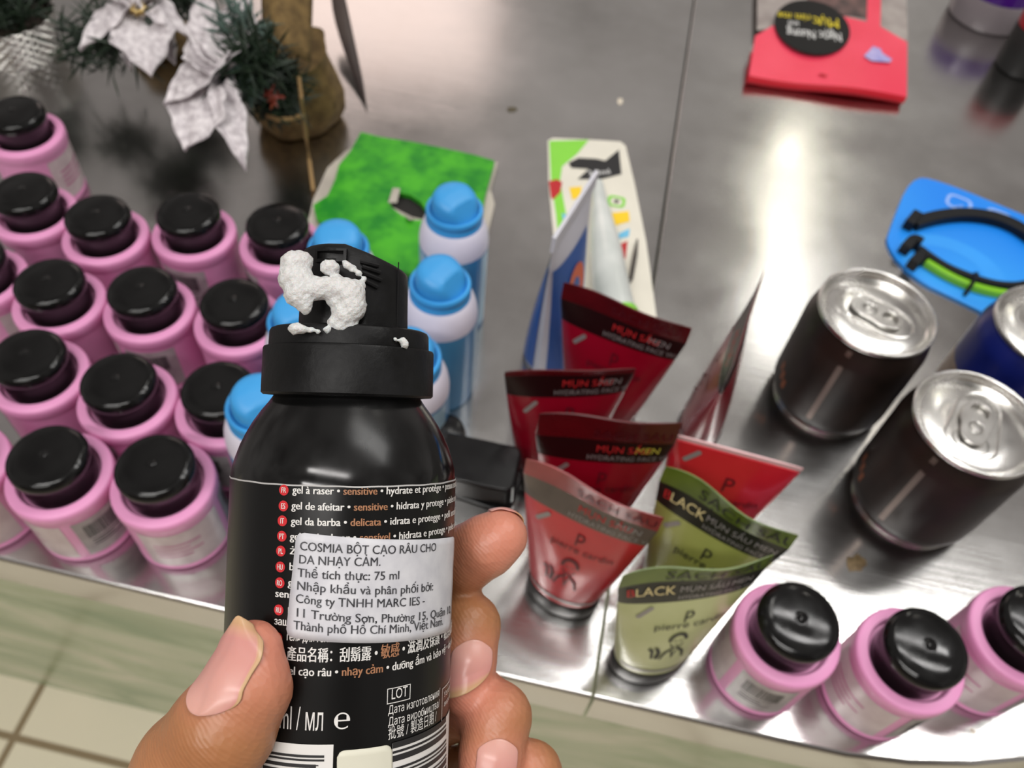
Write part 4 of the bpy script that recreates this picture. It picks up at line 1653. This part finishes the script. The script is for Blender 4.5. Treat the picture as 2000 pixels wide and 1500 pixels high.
mb.grid(lambda u, v: can_pt(2 * math.pi * u, z - 0.00012 + 0.00026 * v + 0.00006 * math.sin(40 * u) * math.sin(97 * u), CR + 0.00006 - 0.0001 * v), 200, 1)
mb.build('label_edge', FOILEDGE, label, sharp=0)

# collar
mb = MB()
mb.lathe([(0.0138, z + 0.0155), (0.0162, z + 0.0157), (0.0166, z + 0.0161), (0.0165, z + 0.0245), (0.0163, z + 0.0249), (0.0155, z + 0.0251), (0.0154, z + 0.0278), (0.0151, z + 0.0284), (0.0144, z + 0.0287), (0.0060, z + 0.0287)], 96)
mb.build('collar', BLKPLAST, can, sharp=35)
# nozzle: upright barrel with a top that slopes down to the right
mb = MB()
n = 96
prof = [(0.0106, 0.0), (0.0105, 0.3), (0.0104, 0.7), (0.0103, 0.93), (0.0100, 0.97), (0.0095, 0.992), (0.0088, 1.0), (0.006, 1.0), (0.003, 1.0)]
V, F = [], []
zb = z + 0.0285
NX = 0.0006
for r, k in prof:
    for i in range(n):
        a = 2 * math.pi * i / n
        # slightly flattened front
        x, y = r * math.cos(a), r * math.sin(a)
        y = max(y, -r * 0.93)
        top = 0.0158 - max(0.0, (x + 0.0005)) * 0.36
        V.append((x + NX, y, zb + k * top))
for j in range(len(prof) - 1):
    for i in range(n):
        i2 = (i + 1) % n
        F.append((j * n + i, j * n + i2, (j + 1) * n + i2, (j + 1) * n + i))
F.append(tuple((len(prof) - 1) * n + i for i in range(n)))
mb.add(V, F)
noz = mb.build('nozzle', BLKPLAST, can, sharp=35)


def noz_front(px, py):
    phi, h = on_can(px, py, 0.0100)
    return phi, h


# spray opening frame, grip ridges, mould lines on the nozzle front
mb = MB()
(fa, ha), (fb, hb) = noz_front(620, 507), noz_front(667, 491)
for (x0, x1, y0, y1) in ((fa, fb, ha - 0.0006, ha), (fa, fb, hb, hb + 0.0004), (fa - 0.05, fa, ha - 0.0006, hb + 0.0004), (fb, fb + 0.05, ha - 0.0006, hb + 0.0004)):
    mb.grid(lambda u, v: tuple(np.array(can_pt(x0 + (x1 - x0) * u, y0 + (y1 - y0) * v, 0.0110)) + [NX, 0, 0]), 4, 1)
mb.build('spray_outlet', BLKPLAST, noz, False, mods=[('solid', 0.0012, -1)])
mb = MB()
for (x0, y0, x1, y1) in ((697, 512, 730, 520), (700, 522, 733, 533), (698, 533, 735, 548), (690, 542, 728, 562)):
    p0, h0_ = noz_front(x0, y0)
    p1, h1_ = noz_front(x1, y1)
    mb.tube([tuple(np.array(can_pt(p0 + (p1 - p0) * k / 5, h0_ + (h1_ - h0_) * k / 5, 0.0107)) + [NX, 0, 0]) for k in range(6)], 0.00045, 8)
for x0, y0, y1 in ((768, 512, 652), (667, 489, 508)):
    p0, h0_ = noz_front(x0, y0)
    p1, h1_ = noz_front(x0, y1)
    mb.tube([tuple(np.array(can_pt(p0, h0_ + (h1_ - h0_) * k / 3, 0.01055)) + [NX, 0, 0]) for k in range(4)], 0.00012, 6)
mb.build('grip_ridges', BLKPLAST, noz)

# ---- writing on the label
WHT = mat('label_white_ink', S(222, 220, 216), 0.45)
BRN = mat('label_brown_ink', S(164, 116, 84), 0.45)
RED = mat('label_red_dot', S(200, 34, 42), 0.45)
lab = MB()
PXM = 0.1437 / FPX                                # metres per pixel on the front of the can


def label_line(segs, x0, y0, x1, fit, cap, r=CR + 0.00012, y1=None, mbx=None, maxphi=1.9):
    """one line of print along the can; the first `fit` segments span pixels x0..x1"""
    mbx = mbx or lab
    p0, h0 = on_can(x0, y0)
    p1, h1 = on_can(x1, y1 if y1 is not None else y0)
    span = sum(twidth(s) for s, _ in segs[:fit])
    sx = (p1 - p0) / span
    sl = (h1 - h0) / (p1 - p0) if y1 is not None else 0.0
    ch = cap * PXM
    x = 0.0
    for s, mi in segs:
        if p0 + x * sx > maxphi:
            break
        put_text(mbx, s, lambda p: can_pt(p0 + (x + p[0]) * sx, h0 + p[1] * ch + sl * (x + p[0]) * sx, r), mi, 0.9)
        x += twidth(s)


def ring_dot(px, py, rad, code):
    p, h = on_can(px, py)
    R = rad * PXM
    V, F = shape2d([ellipse(R, R, 24)])
    lab.add(V, F, 2, lambda q: can_pt(p + q[0] / CR, h + q[1], CR + 0.00010))
    w = twidth(code)
    k = R * 0.62 / max(w * 0.5, 0.9) * 1.0
    put_text(lab, code, lambda q: can_pt(p + (q[0] - w / 2) * k * 0.95 / CR, h + (q[1] - 0.5) * R * 0.98, CR + 0.00017), 0, 0.9)


BOLD[0] = 0.035
SANS[0] = False
for (x, y, c) in ((555, 957, 'FR'), (554, 988, 'ES'), (552, 1017, 'IT'), (551, 1047, 'PT'), (549, 1076, 'PL'), (548, 1107, 'HU'), (547, 1138, 'RO'), (545, 1191, 'RU'), (543, 1245, 'UA')):
    ring_dot(x, y, 10.5, c)
label_line([('gel à raser • ', 0), ('sensitive', 1), (' • hydrate et protège • peaux sensibles', 0)], 572, 963, 737, 2, 14.5)
label_line([('gel de afeitar • ', 0), ('sensitive', 1), (' • hidrata y protege • pieles sensibles', 0)], 570, 994, 757, 2, 14.5)
label_line([('gel da barba • ', 0), ('delicata', 1), (' • idrata e protegge • pelli sensibili', 0)], 569, 1024, 744, 2, 14.5)
label_line([('gel de barbear • ', 0), ('sensível', 1), (' • hidrata e protege • peles sensíveis', 0)], 567, 1054, 762, 2, 14.5)
label_line([('żel do golenia', 0)], 566, 1082, 700, 1, 14.5)
label_line([('borotválkozó zselé', 0)], 565, 1113, 730, 1, 14.5)
label_line([('gel de ras', 0)], 563, 1144, 650, 1, 14.5)
label_line([('sensibilă', 0)], 538, 1165, 612, 1, 14.5)
label_line([('гель для бритья', 0)], 562, 1197, 720, 1, 14.5)
label_line([('защита', 0)], 536, 1219, 592, 1, 14)
label_line([('гель для гоління • ', 0), ('зволожує', 1)], 560, 1250, 745, 2, 15)
label_line([('產品名稱：刮鬍露', 0), (' • ', 0), ('敏感', 1), (' • 滋潤及保護 • 敏感肌膚', 0)], 560, 1287, 725, 1, 21)
label_line([('gel cạo râu • ', 0), ('nhạy cảm', 1), (' • dưỡng ẩm và bảo vệ • da nhạy', 0)], 556, 1316, 748, 2, 16)
BOLD[0] = 0.0
label_line([('ml / мл ', 0)], 545, 1421, 641, 1, 44)
label_line([('℮', 0)], 648, 1424, 687, 1, 40)
label_line([('LOT', 0)], 763, 1366, 795, 1, 20)
label_line([('Дата изготовления/', 0)], 757, 1395, 857, 1, 16)
label_line([('Дата виробництва/', 0)], 757, 1418, 856, 1, 16)
label_line([('批號 / 製造日期 /', 0)], 757, 1443, 850, 1, 19)


def can_rect(x0, x1, y0, h_px, mi, r=CR + 0.00012, mbx=None, n=10):
    p0, h = on_can(x0, y0)
    p1, _ = on_can(x1, y0)
    (mbx or lab).grid(lambda u, v: can_pt(p0 + (p1 - p0) * u, h - h_px * PXM * (1 - v), r), n, 1, mi)


def can_frame(x0, x1, y0, hpx, w):
    p0, h = on_can(x0, y0)
    p1, _ = on_can(x1, y0)
    W_, Hh, t_ = p1 - p0, hpx * PXM, w * PXM
    for (a, b, c, d) in ((0, W_, 0, -t_), (0, W_, -Hh, -Hh - t_), (0, t_ / CR, 0, -Hh), (W_ - t_ / CR, W_, 0, -Hh)):
        lab.grid(lambda u, v: can_pt(p0 + a + (b - a) * u, h + d + (c - d) * v, CR + 0.00012), 6, 1, 0)


can_frame(756, 801, 1345, 29, 1.6)
can_frame(863, 900, 1345, 78, 1.6)
label_line([('Узготов', 0)], 866, 1362, 884, 1, 11)
label_line([('виробн', 0)], 866, 1380, 884, 1, 11)
# code field at the lower left with bars running round the can
can_rect(500, 652, 1439, 150, 0, n=16)
for y, hh, x1 in ((1463, 5, 634), (1471, 4, 634), (1481, 7, 618), (1493, 6, 618), (1503, 8, 618), (1517, 5, 618), (1528, 9, 618), (1543, 4, 618), (1553, 7, 618)):
    can_rect(515, x1, y, hh, 3, CR + 0.0002, n=12)
p, h = on_can(622, 1500)
put_text(lab, '1', lambda q: can_pt(p - (q[1] - 1.0) * 24 * PXM / CR * -1, h + q[0] * 15 * PXM, CR + 0.0002), 3, 0.9)
# barcode at the lower right
can_rect(766, 950, 1452, 160, 0, CR + 0.00012, n=16)
yy = 1450
for hh, gap in ((12, 5), (5, 4), (12, 12), (5, 4), (4, 4), (10, 7), (4, 4), (12, 5), (8, 4), (4, 7), (12, 4), (6, 6)):
    can_rect(766, 868, yy, hh, 3, CR + 0.0002, n=12)
    yy += hh + gap
lab.build('lettering', [WHT, BRN, RED, INK], label, sharp=0)

# ---- pale price tag remnant and the white import sticker
STICK = mat('sticker_paper', S(212, 212, 216), 0.5, noise=S(196, 196, 202), nscale=260)
PALETAG = mat('pale_tag', S(214, 212, 194), 0.5)
SINK = mat('sticker_ink', (0.02, 0.02, 0.024), 0.6, noise=(0.09, 0.09, 0.10), nscale=900)


def can_patch(name, corners, r, m, parent, rad=0.0012, cap=True):
    """rounded sticker through four pixel corners, wrapped on the can"""
    C4 = [on_can(*c) for c in corners]             # TL TR BR BL
    Wp = (C4[1][0] - C4[0][0]) * CR
    Hp = C4[0][1] - C4[3][1]
    ol = rrect(Wp, Hp, rad, 5)
    mb = MB()
    V, F = shape2d([ol])
    # regular grid clipped by a rounded outline
    nx, ny = 26, 14

    def f(u, v):
        x, y = (u - 0.5) * Wp, (v - 0.5) * Hp
        dx, dy = abs(x) - (Wp / 2 - rad), abs(y) - (Hp / 2 - rad)
        if dx > 0 and dy > 0:
            L = math.hypot(dx, dy)
            mx_ = max(dx, dy)
            x = math.copysign(Wp / 2 - rad + dx * mx_ / L, x)
            y = math.copysign(Hp / 2 - rad + dy * mx_ / L, y)
        u, v = x / Wp + 0.5, y / Hp + 0.5
        a = [C4[3][k] * (1 - u) + C4[2][k] * u for k in (0, 1)]
        b = [C4[0][k] * (1 - u) + C4[1][k] * u for k in (0, 1)]
        ph, h_ = a[0] * (1 - v) + b[0] * v, a[1] * (1 - v) + b[1] * v
        return can_pt(ph, h_, r + 0.00002 * math.sin(31 * u + 17 * v))
    mb.grid(f, nx, ny)
    return mb.build(name, m, parent, sharp=0, mods=[('solid', 0.00012, -1)])


st = can_patch('sticker', [(581, 1038), (884, 1047), (876, 1229), (560, 1242)], CR + 0.0004, STICK, can)
smb = MB()
SANS[0] = True
BOLD[0] = 0.02
for s, x0, y0, x1, y1 in (('COSMIA BỘT CẠO RÂU CHO', 587, 1073, 848, 1075), ('DA NHẠY CẢM.', 585, 1099, 742, 1104), ('Thể tích thực: 75 ml', 583, 1125, 778, 1130),
                          ('Nhập khẩu và phân phối bởi:', 581, 1150, 842, 1152), ('Công ty TNHH MARC IES -', 579, 1175, 826, 1179),
                          ('11 Trường Sơn, Phường 15, Quận 10,', 577, 1202, 876, 1196), ('Thành phố Hồ Chí Minh, Việt Nam.', 575, 1227, 861, 1219)):
    label_line([(s, 0)], x0, y0, x1, 1, 16.5, CR + 0.00050, y1, smb)
smb.build('lettering', SINK, st, sharp=0)
BOLD[0] = 0.0
can_patch('price_tag', [(658, 1465), (765, 1452), (765, 1640), (658, 1650)], CR + 0.0003, PALETAG, can, 0.0014)

# ================================================================== FOAM ON THE NOZZLE
step = 0.00032


def foam_sdf(P):
    B = [(574, 517, 0.1515, 30), (590, 512, 0.1518, 24), (570, 545, 0.1510, 30), (588, 548, 0.1512, 30), (582, 574, 0.1505, 30), (594, 592, 0.1503, 19), (598, 606, 0.1502, 9),
         (618, 564, 0.1510, 26), (640, 562, 0.1514, 25), (664, 566, 0.1520, 27), (684, 574, 0.1525, 33), (686, 600, 0.1525, 33), (672, 618, 0.1520, 28), (655, 588, 0.1518, 17), (652, 630, 0.1515, 14),
         (666, 638, 0.1515, 15), (575, 641, 0.1495, 13), (590, 643, 0.1495, 10), (606, 645, 0.1496, 7), (622, 646, 0.1496, 6), (640, 644, 0.1505, 8), (690, 640, 0.1520, 11),
         (640, 522, 0.1527, 17), (650, 524, 0.1528, 15), (676, 516, 0.1532, 9), (688, 524, 0.1534, 8), (700, 534, 0.1536, 7), (712, 544, 0.1537, 5), (660, 545, 0.1524, 10),
         (787, 667, 0.1545, 9), (792, 674, 0.1547, 7), (772, 662, 0.1540, 5), (705, 556, 0.1532, 9)]
    d = None
    for x, y, dep, r in B:
        q = np.linalg.norm(P - cv(x, y, dep), axis=-1) - r / FPX * dep * 0.88
        d = q if d is None else smin(d, q, 0.0009)
    X = P * 1000
    nz = np.sin(X[..., 0] * 2.3 + 1.1 * X[..., 1]) * np.sin(X[..., 1] * 2.7) * np.sin(X[..., 2] * 2.9 + 0.6 * X[..., 0])
    n2 = np.sin(X[..., 0] * 6.1) * np.sin(X[..., 1] * 5.7 + X[..., 0]) * np.sin(X[..., 2] * 6.3)
    return d - 0.00022 * nz - 0.00010 * n2


lo = cv(530, 470, 0.1475)
hi = cv(812, 690, 0.1570)
lo, hi = np.minimum(lo, hi) - 0.004, np.maximum(lo, hi) + 0.004
G = [np.arange(lo[k], hi[k], step) for k in range(3)]
PG = np.stack(np.meshgrid(*G, indexing='ij'), -1)
V, F = surface_nets(foam_sdf(PG), lo, step)
FOAM = mat('white_foam', S(200, 200, 198), 0.5, noise=S(216, 216, 215), nscale=1500, bump=0.35, bscale=2200, sss=0.2)
V = V @ CM.T
cen = V.mean(0)
mb = MB()
mb.add(V - cen, F)
fo = mb.build('shaving_foam', FOAM, None, True, tuple(cen + CPOS), sharp=0)
tag(fo, 'white shaving foam clinging to the black nozzle of the held can', 'foam')

# ================================================================== THE HAND
# joints: pixel, depth, radius in mm - every finger is a chain of tapering segments in one skin
J = {
    'thumb': [(495, 1272, 0.1415, 5.4), (485, 1342, 0.1400, 7.2), (436, 1422, 0.1400, 8.7), (378, 1502, 0.1430, 9.8), (300, 1660, 0.150, 11.0), (310, 1900, 0.172, 14.5)],
    'index': [(978, 1048, 0.1790, 5.9), (950, 1066, 0.1795, 6.6), (905, 1092, 0.1830, 7.1), (845, 1130, 0.1890, 7.4), (760, 1260, 0.2010, 8.6), (620, 1500, 0.2060, 10.0)],
    'middle': [(904, 1347, 0.1760, 5.2), (912, 1290, 0.1780, 6.2), (914, 1222, 0.1815, 6.9), (872, 1205, 0.1880, 7.2), (780, 1290, 0.1990, 8.4), (650, 1560, 0.2060, 10.0)],
    'ring': [(948, 1530, 0.1700, 5.6), (958, 1480, 0.1720, 6.5), (972, 1400, 0.1760, 7.0), (925, 1368, 0.1830, 7.3), (820, 1400, 0.1960, 8.2), (690, 1620, 0.2060, 9.6)],
    'pinky': [(985, 1640, 0.1700, 5.0), (1012, 1580, 0.1730, 5.7), (1038, 1508, 0.1770, 6.3), (985, 1490, 0.1840, 6.6), (870, 1530, 0.1960, 7.4), (740, 1700, 0.2040, 9.0)],
}
HJ = {k: [(cv(x, y, d), r / 1000) for x, y, d, r in v] for k, v in J.items()}
WR = (cv(520, 2150, 0.222), 0.024)
WR2 = (cv(470, 2800, 0.250), 0.029)
PALM = [(cv(520, 1760, 0.205), 0.0125), (cv(620, 1700, 0.212), 0.0115), (cv(720, 1800, 0.210), 0.0120), (cv(420, 1900, 0.195), 0.0150), (cv(600, 1980, 0.214), 0.0150)]


def chain(P, js, k):
    d = None
    for (a, ra), (b, rb) in zip(js, js[1:]):
        q = cap_sdf(P, a, b, ra, rb)
        d = q if d is None else smin(d, q, k)
    return d


def hand_sdf(P, carve=True):
    fs = {n_: chain(P, js, 0.0016) for n_, js in HJ.items()}
    four = fs['index']
    for n_ in ('middle', 'ring', 'pinky'):
        four = smin(four, fs[n_], 0.0007)
    pm = None
    for i in range(len(PALM)):
        for j in range(i):
            q = cap_sdf(P, PALM[i][0], PALM[j][0], PALM[i][1], PALM[j][1])
            pm = q if pm is None else smin(pm, q, 0.004)
    for n_ in ('index', 'middle', 'ring', 'pinky'):
        q = cap_sdf(P, HJ[n_][-1][0], PALM[4][0], HJ[n_][-1][1], 0.012)
        pm = smin(pm, q, 0.005)
    wr = smin(cap_sdf(P, PALM[4][0], WR[0], 0.016, WR[1]), cap_sdf(P, WR[0], WR2[0], WR[1], WR2[1]), 0.008)
    pm = smin(pm, wr, 0.008)
    h = smin(pm, four, 0.004)
    th = smin(fs['thumb'], cap_sdf(P, HJ['thumb'][-1][0], PALM[4][0], 0.0145, 0.015), 0.006)
    h = smin(h, th, 0.005) if False else np.minimum(smin(h, cap_sdf(P, HJ['thumb'][-1][0], PALM[4][0], 0.0145, 0.015), 0.007), fs['thumb'])
    if carve:                                     # skin gives way where it presses on the can
        q = P - AX0
        hz = q @ ez
        rad = np.linalg.norm(q - hz[..., None] * ez, axis=-1)
        c = np.maximum(rad - (CR + 0.00045), -hz - LEN - 0.0003)
        h = np.maximum(h, -c)
    return h


def thumb_blend(P):
    return hand_sdf(P)


step = 0.0011
allp = np.array([p for v in HJ.values() for p, _ in v] + [p for p, _ in PALM] + [WR2[0]])
lo, hi = allp.min(0) - 0.034, allp.max(0) + 0.034
hi[1] = WR2[0][1] + 0.0
G = [np.arange(lo[k], hi[k], step) for k in range(3)]
nx_ = len(G[0])
field = np.empty((nx_, len(G[1]), len(G[2])))
YZ = np.stack(np.meshgrid(G[1], G[2], indexing='ij'), -1)
for i in range(0, nx_, 16):
    xs = G[0][i:i + 16]
    P = np.empty((len(xs),) + YZ.shape[:2] + (3,))
    P[..., 0] = xs[:, None, None]
    P[..., 1:] = YZ[None]
    field[i:i + 16] = hand_sdf(P)
field[:, -1, :] = 1.0                             # forearm ends outside the frame
V, F = surface_nets(field, lo, step)


def skin_material():
    m = bpy.data.materials.new('skin')
    m.use_nodes = True
    N, L = m.node_tree.nodes, m.node_tree.links
    b = N['Principled BSDF']
    b.inputs['Roughness'].default_value = 0.42
    b.inputs['Subsurface Weight'].default_value = 0.18
    b.inputs['Subsurface Radius'].default_value = (1.0, 0.35, 0.2)
    b.inputs['Subsurface Scale'].default_value = 0.003
    tc = N.new('ShaderNodeTexCoord')
    no = N.new('ShaderNodeTexNoise')
    no.inputs['Scale'].default_value = 90
    no.inputs['Detail'].default_value = 5
    L.new(tc.outputs['Object'], no.inputs['Vector'])
    at_ = N.new('ShaderNodeAttribute')
    at_.attribute_name = 'pad'
    m1 = N.new('ShaderNodeMix')
    m1.data_type = 'RGBA'
    m1.inputs['A'].default_value = (*S(158, 104, 66), 1)
    m1.inputs['B'].default_value = (*S(180, 124, 84), 1)
    L.new(no.outputs['Fac'], m1.inputs['Factor'])
    m2 = N.new('ShaderNodeMix')
    m2.data_type = 'RGBA'
    m2.inputs['B'].default_value = (*S(208, 134, 112), 1)
    L.new(at_.outputs['Fac'], m2.inputs['Factor'])
    L.new(m1.outputs['Result'], m2.inputs['A'])
    L.new(m2.outputs['Result'], b.inputs['Base Color'])
    n2 = N.new('ShaderNodeTexNoise')
    n2.inputs['Scale'].default_value = 900
    L.new(tc.outputs['Object'], n2.inputs['Vector'])
    wv = N.new('ShaderNodeTexWave')
    wv.inputs['Scale'].default_value = 520
    wv.inputs['Distortion'].default_value = 9.0
    wv.inputs['Detail'].default_value = 2.0
    wv.inputs['Detail Scale'].default_value = 0.25
    wv.bands_direction = 'DIAGONAL'
    L.new(tc.outputs['Object'], wv.inputs['Vector'])
    vo = N.new('ShaderNodeTexVoronoi')
    vo.inputs['Scale'].default_value = 700
    L.new(tc.outputs['Object'], vo.inputs['Vector'])
    ad = N.new('ShaderNodeMath')
    ad.operation = 'MULTIPLY_ADD'
    ad.inputs[1].default_value = 0.22
    L.new(wv.outputs['Fac'], ad.inputs[0])
    L.new(vo.outputs['Distance'], ad.inputs[2])
    bp = N.new('ShaderNodeBump')
    bp.inputs['Strength'].default_value = 0.22
    bp.inputs['Distance'].default_value = 0.0005
    L.new(ad.outputs['Value'], bp.inputs['Height'])
    L.new(bp.outputs['Normal'], b.inputs['Normal'])
    return m


SKIN = skin_material()
HW = c2w(WR[0])
Vw = V @ CM.T + CPOS - HW
mb = MB()
mb.add(Vw, F)
hand = mb.build('hand', SKIN, None, True, tuple(HW), sharp=0, mods=[('sub', 1)])
tag(hand, 'brown skinned hand gripping the black can, thumb in front and fingers behind', 'hand')
pad = np.zeros(len(V))
for k in HJ:
    tipd = np.linalg.norm(V - HJ[k][0][0], axis=1)
    pad = np.maximum(pad, np.clip(1.45 - tipd / 0.0105, 0, 1))
at_l = hand.data.attributes.new('pad', 'FLOAT', 'POINT')
at_l.data.foreach_set('value', pad.astype(np.float32))
me = hand.modifiers[0]
sm = hand.modifiers.new('smooth', 'SMOOTH')
sm.factor, sm.iterations = 0.5, 6
hand.modifiers.move(1, 0)


def nail_material():
    m = bpy.data.materials.new('fingernail')
    m.use_nodes = True
    N, L = m.node_tree.nodes, m.node_tree.links
    b = N['Principled BSDF']
    b.inputs['Roughness'].default_value = 0.3
    b.inputs['Subsurface Weight'].default_value = 0.1
    b.inputs['Subsurface Scale'].default_value = 0.002
    a = N.new('ShaderNodeAttribute')
    a.attribute_name = 'along'
    r = N.new('ShaderNodeValToRGB')
    e = r.color_ramp.elements
    e[0].position = 0.0
    e[0].color = (*S(214, 160, 146), 1)
    e[1].position = 1.0
    e[1].color = (*S(206, 168, 128), 1)
    for p_, c in ((0.12, S(216, 160, 148)), (0.78, S(206, 142, 134)), (0.86, S(208, 154, 132)), (0.92, S(200, 156, 118))):
        q_ = e.new(p_)
        q_.color = (*c, 1)
    L.new(a.outputs['Fac'], r.inputs['Fac'])
    L.new(r.outputs['Color'], b.inputs['Base Color'])
    return m


NAIL = nail_material()


def nail(c, tip, nrm, width, side_rim=False, skew=0.0, over=0.0, drop=0.0, nl=18, nw=12, tipround=0.5):
    """nail plate on the finger: c cuticle centre, tip free edge centre (camera frame), nrm outward"""
    ax = tip - c
    L = np.linalg.norm(ax)
    ax = ax / L
    nrm = nrm / np.linalg.norm(nrm)
    nrm = nrm - nrm @ ax * ax
    nrm /= np.linalg.norm(nrm)
    sd = np.cross(ax, nrm)
    Q = np.zeros((nl + 1, nw + 1, 3))
    A_ = np.zeros((nl + 1, nw + 1))
    for i in range(nl + 1):
        v = i / nl
        w = width * (1 - max(0, (0.22 - v) / 0.22) ** 2 * 0.45) * (1 - max(0, (v - 0.62) / 0.38) ** 2 * tipround)
        for j in range(nw + 1):
            q_ = 2 * j / nw - 1
            vv = v + 0.10 * q_ * q_ * (0.5 - v) * 1.6 + skew * q_ * v
            Q[i, j] = c + ax * L * vv + sd * q_ * w / 2
            A_[i, j] = max(v, 0.9 * max(0.0, (q_ - 0.74) / 0.2)) if side_rim else v
    # drop every point onto the skin along -nrm
    t = np.full(Q.shape[:2], 0.012)
    for _ in range(60):
        d = hand_sdf(Q + nrm * t[..., None], False)
        t = t - np.clip(d, -0.002, 0.002) * 0.8
        t = np.clip(t, -0.012, 0.014)
    for j in range(nw + 1):                       # free edge continues straight past the fingertip
        for i in range(nl + 1):
            if i / nl > 0.72:
                i0 = int(0.72 * nl)
                t[i, j] = max(t[i, j], t[i0, j] - drop * (i - i0) / nl)
    for i in range(nl + 1):                       # plate bends no further than a nail does
        mid = t[i, nw // 2]
        for j in range(nw + 1):
            q_ = 2 * j / nw - 1
            t[i, j] = max(t[i, j], mid - width * 0.42 * q_ * q_)
    X = Q + nrm * (t[..., None] + 0.00035)
    Vn = X.reshape(-1, 3) @ CM.T + CPOS - HW
    Fn = [(i * (nw + 1) + j, i * (nw + 1) + j + 1, (i + 1) * (nw + 1) + j + 1, (i + 1) * (nw + 1) + j) for i in range(nl) for j in range(nw)]
    mb = MB()
    mb.add(Vn, Fn)
    o = mb.build('fingernail', NAIL, hand, sharp=0)
    al = o.data.attributes.new('along', 'FLOAT', 'POINT')
    al.data.foreach_set('value', A_.reshape(-1).astype(np.float32))
    so = o.modifiers.new('solid', 'SOLIDIFY')
    so.thickness, so.offset = 0.0003, 0
    sb = o.modifiers.new('sub', 'SUBSURF')
    sb.levels = sb.render_levels = 1
    return o


nail(cv(430, 1406, 0.1345), cv(490, 1207, 0.1400), np.array([-0.76, -0.22, -0.62]), 0.0098, True, drop=0.001, tipround=0.8)
nail(cv(922, 1250, 0.1750), cv(916, 1350, 0.1710), np.array([0.46, -0.05, -0.88]), 0.0084, skew=0.25, drop=0.001, tipround=0.15)
nail(cv(970, 1440, 0.1690), cv(960, 1545, 0.1660), np.array([0.42, -0.10, -0.90]), 0.0082, skew=0.15, drop=0.001)
nail(cv(952, 1004, 0.1830), cv(1022, 1022, 0.1810), np.array([0.34, -0.62, 0.70]), 0.0092, drop=0.006)
nail(cv(1050, 1560, 0.1720), cv(1030, 1645, 0.1690), np.array([0.55, -0.05, -0.82]), 0.0078, drop=0.001)
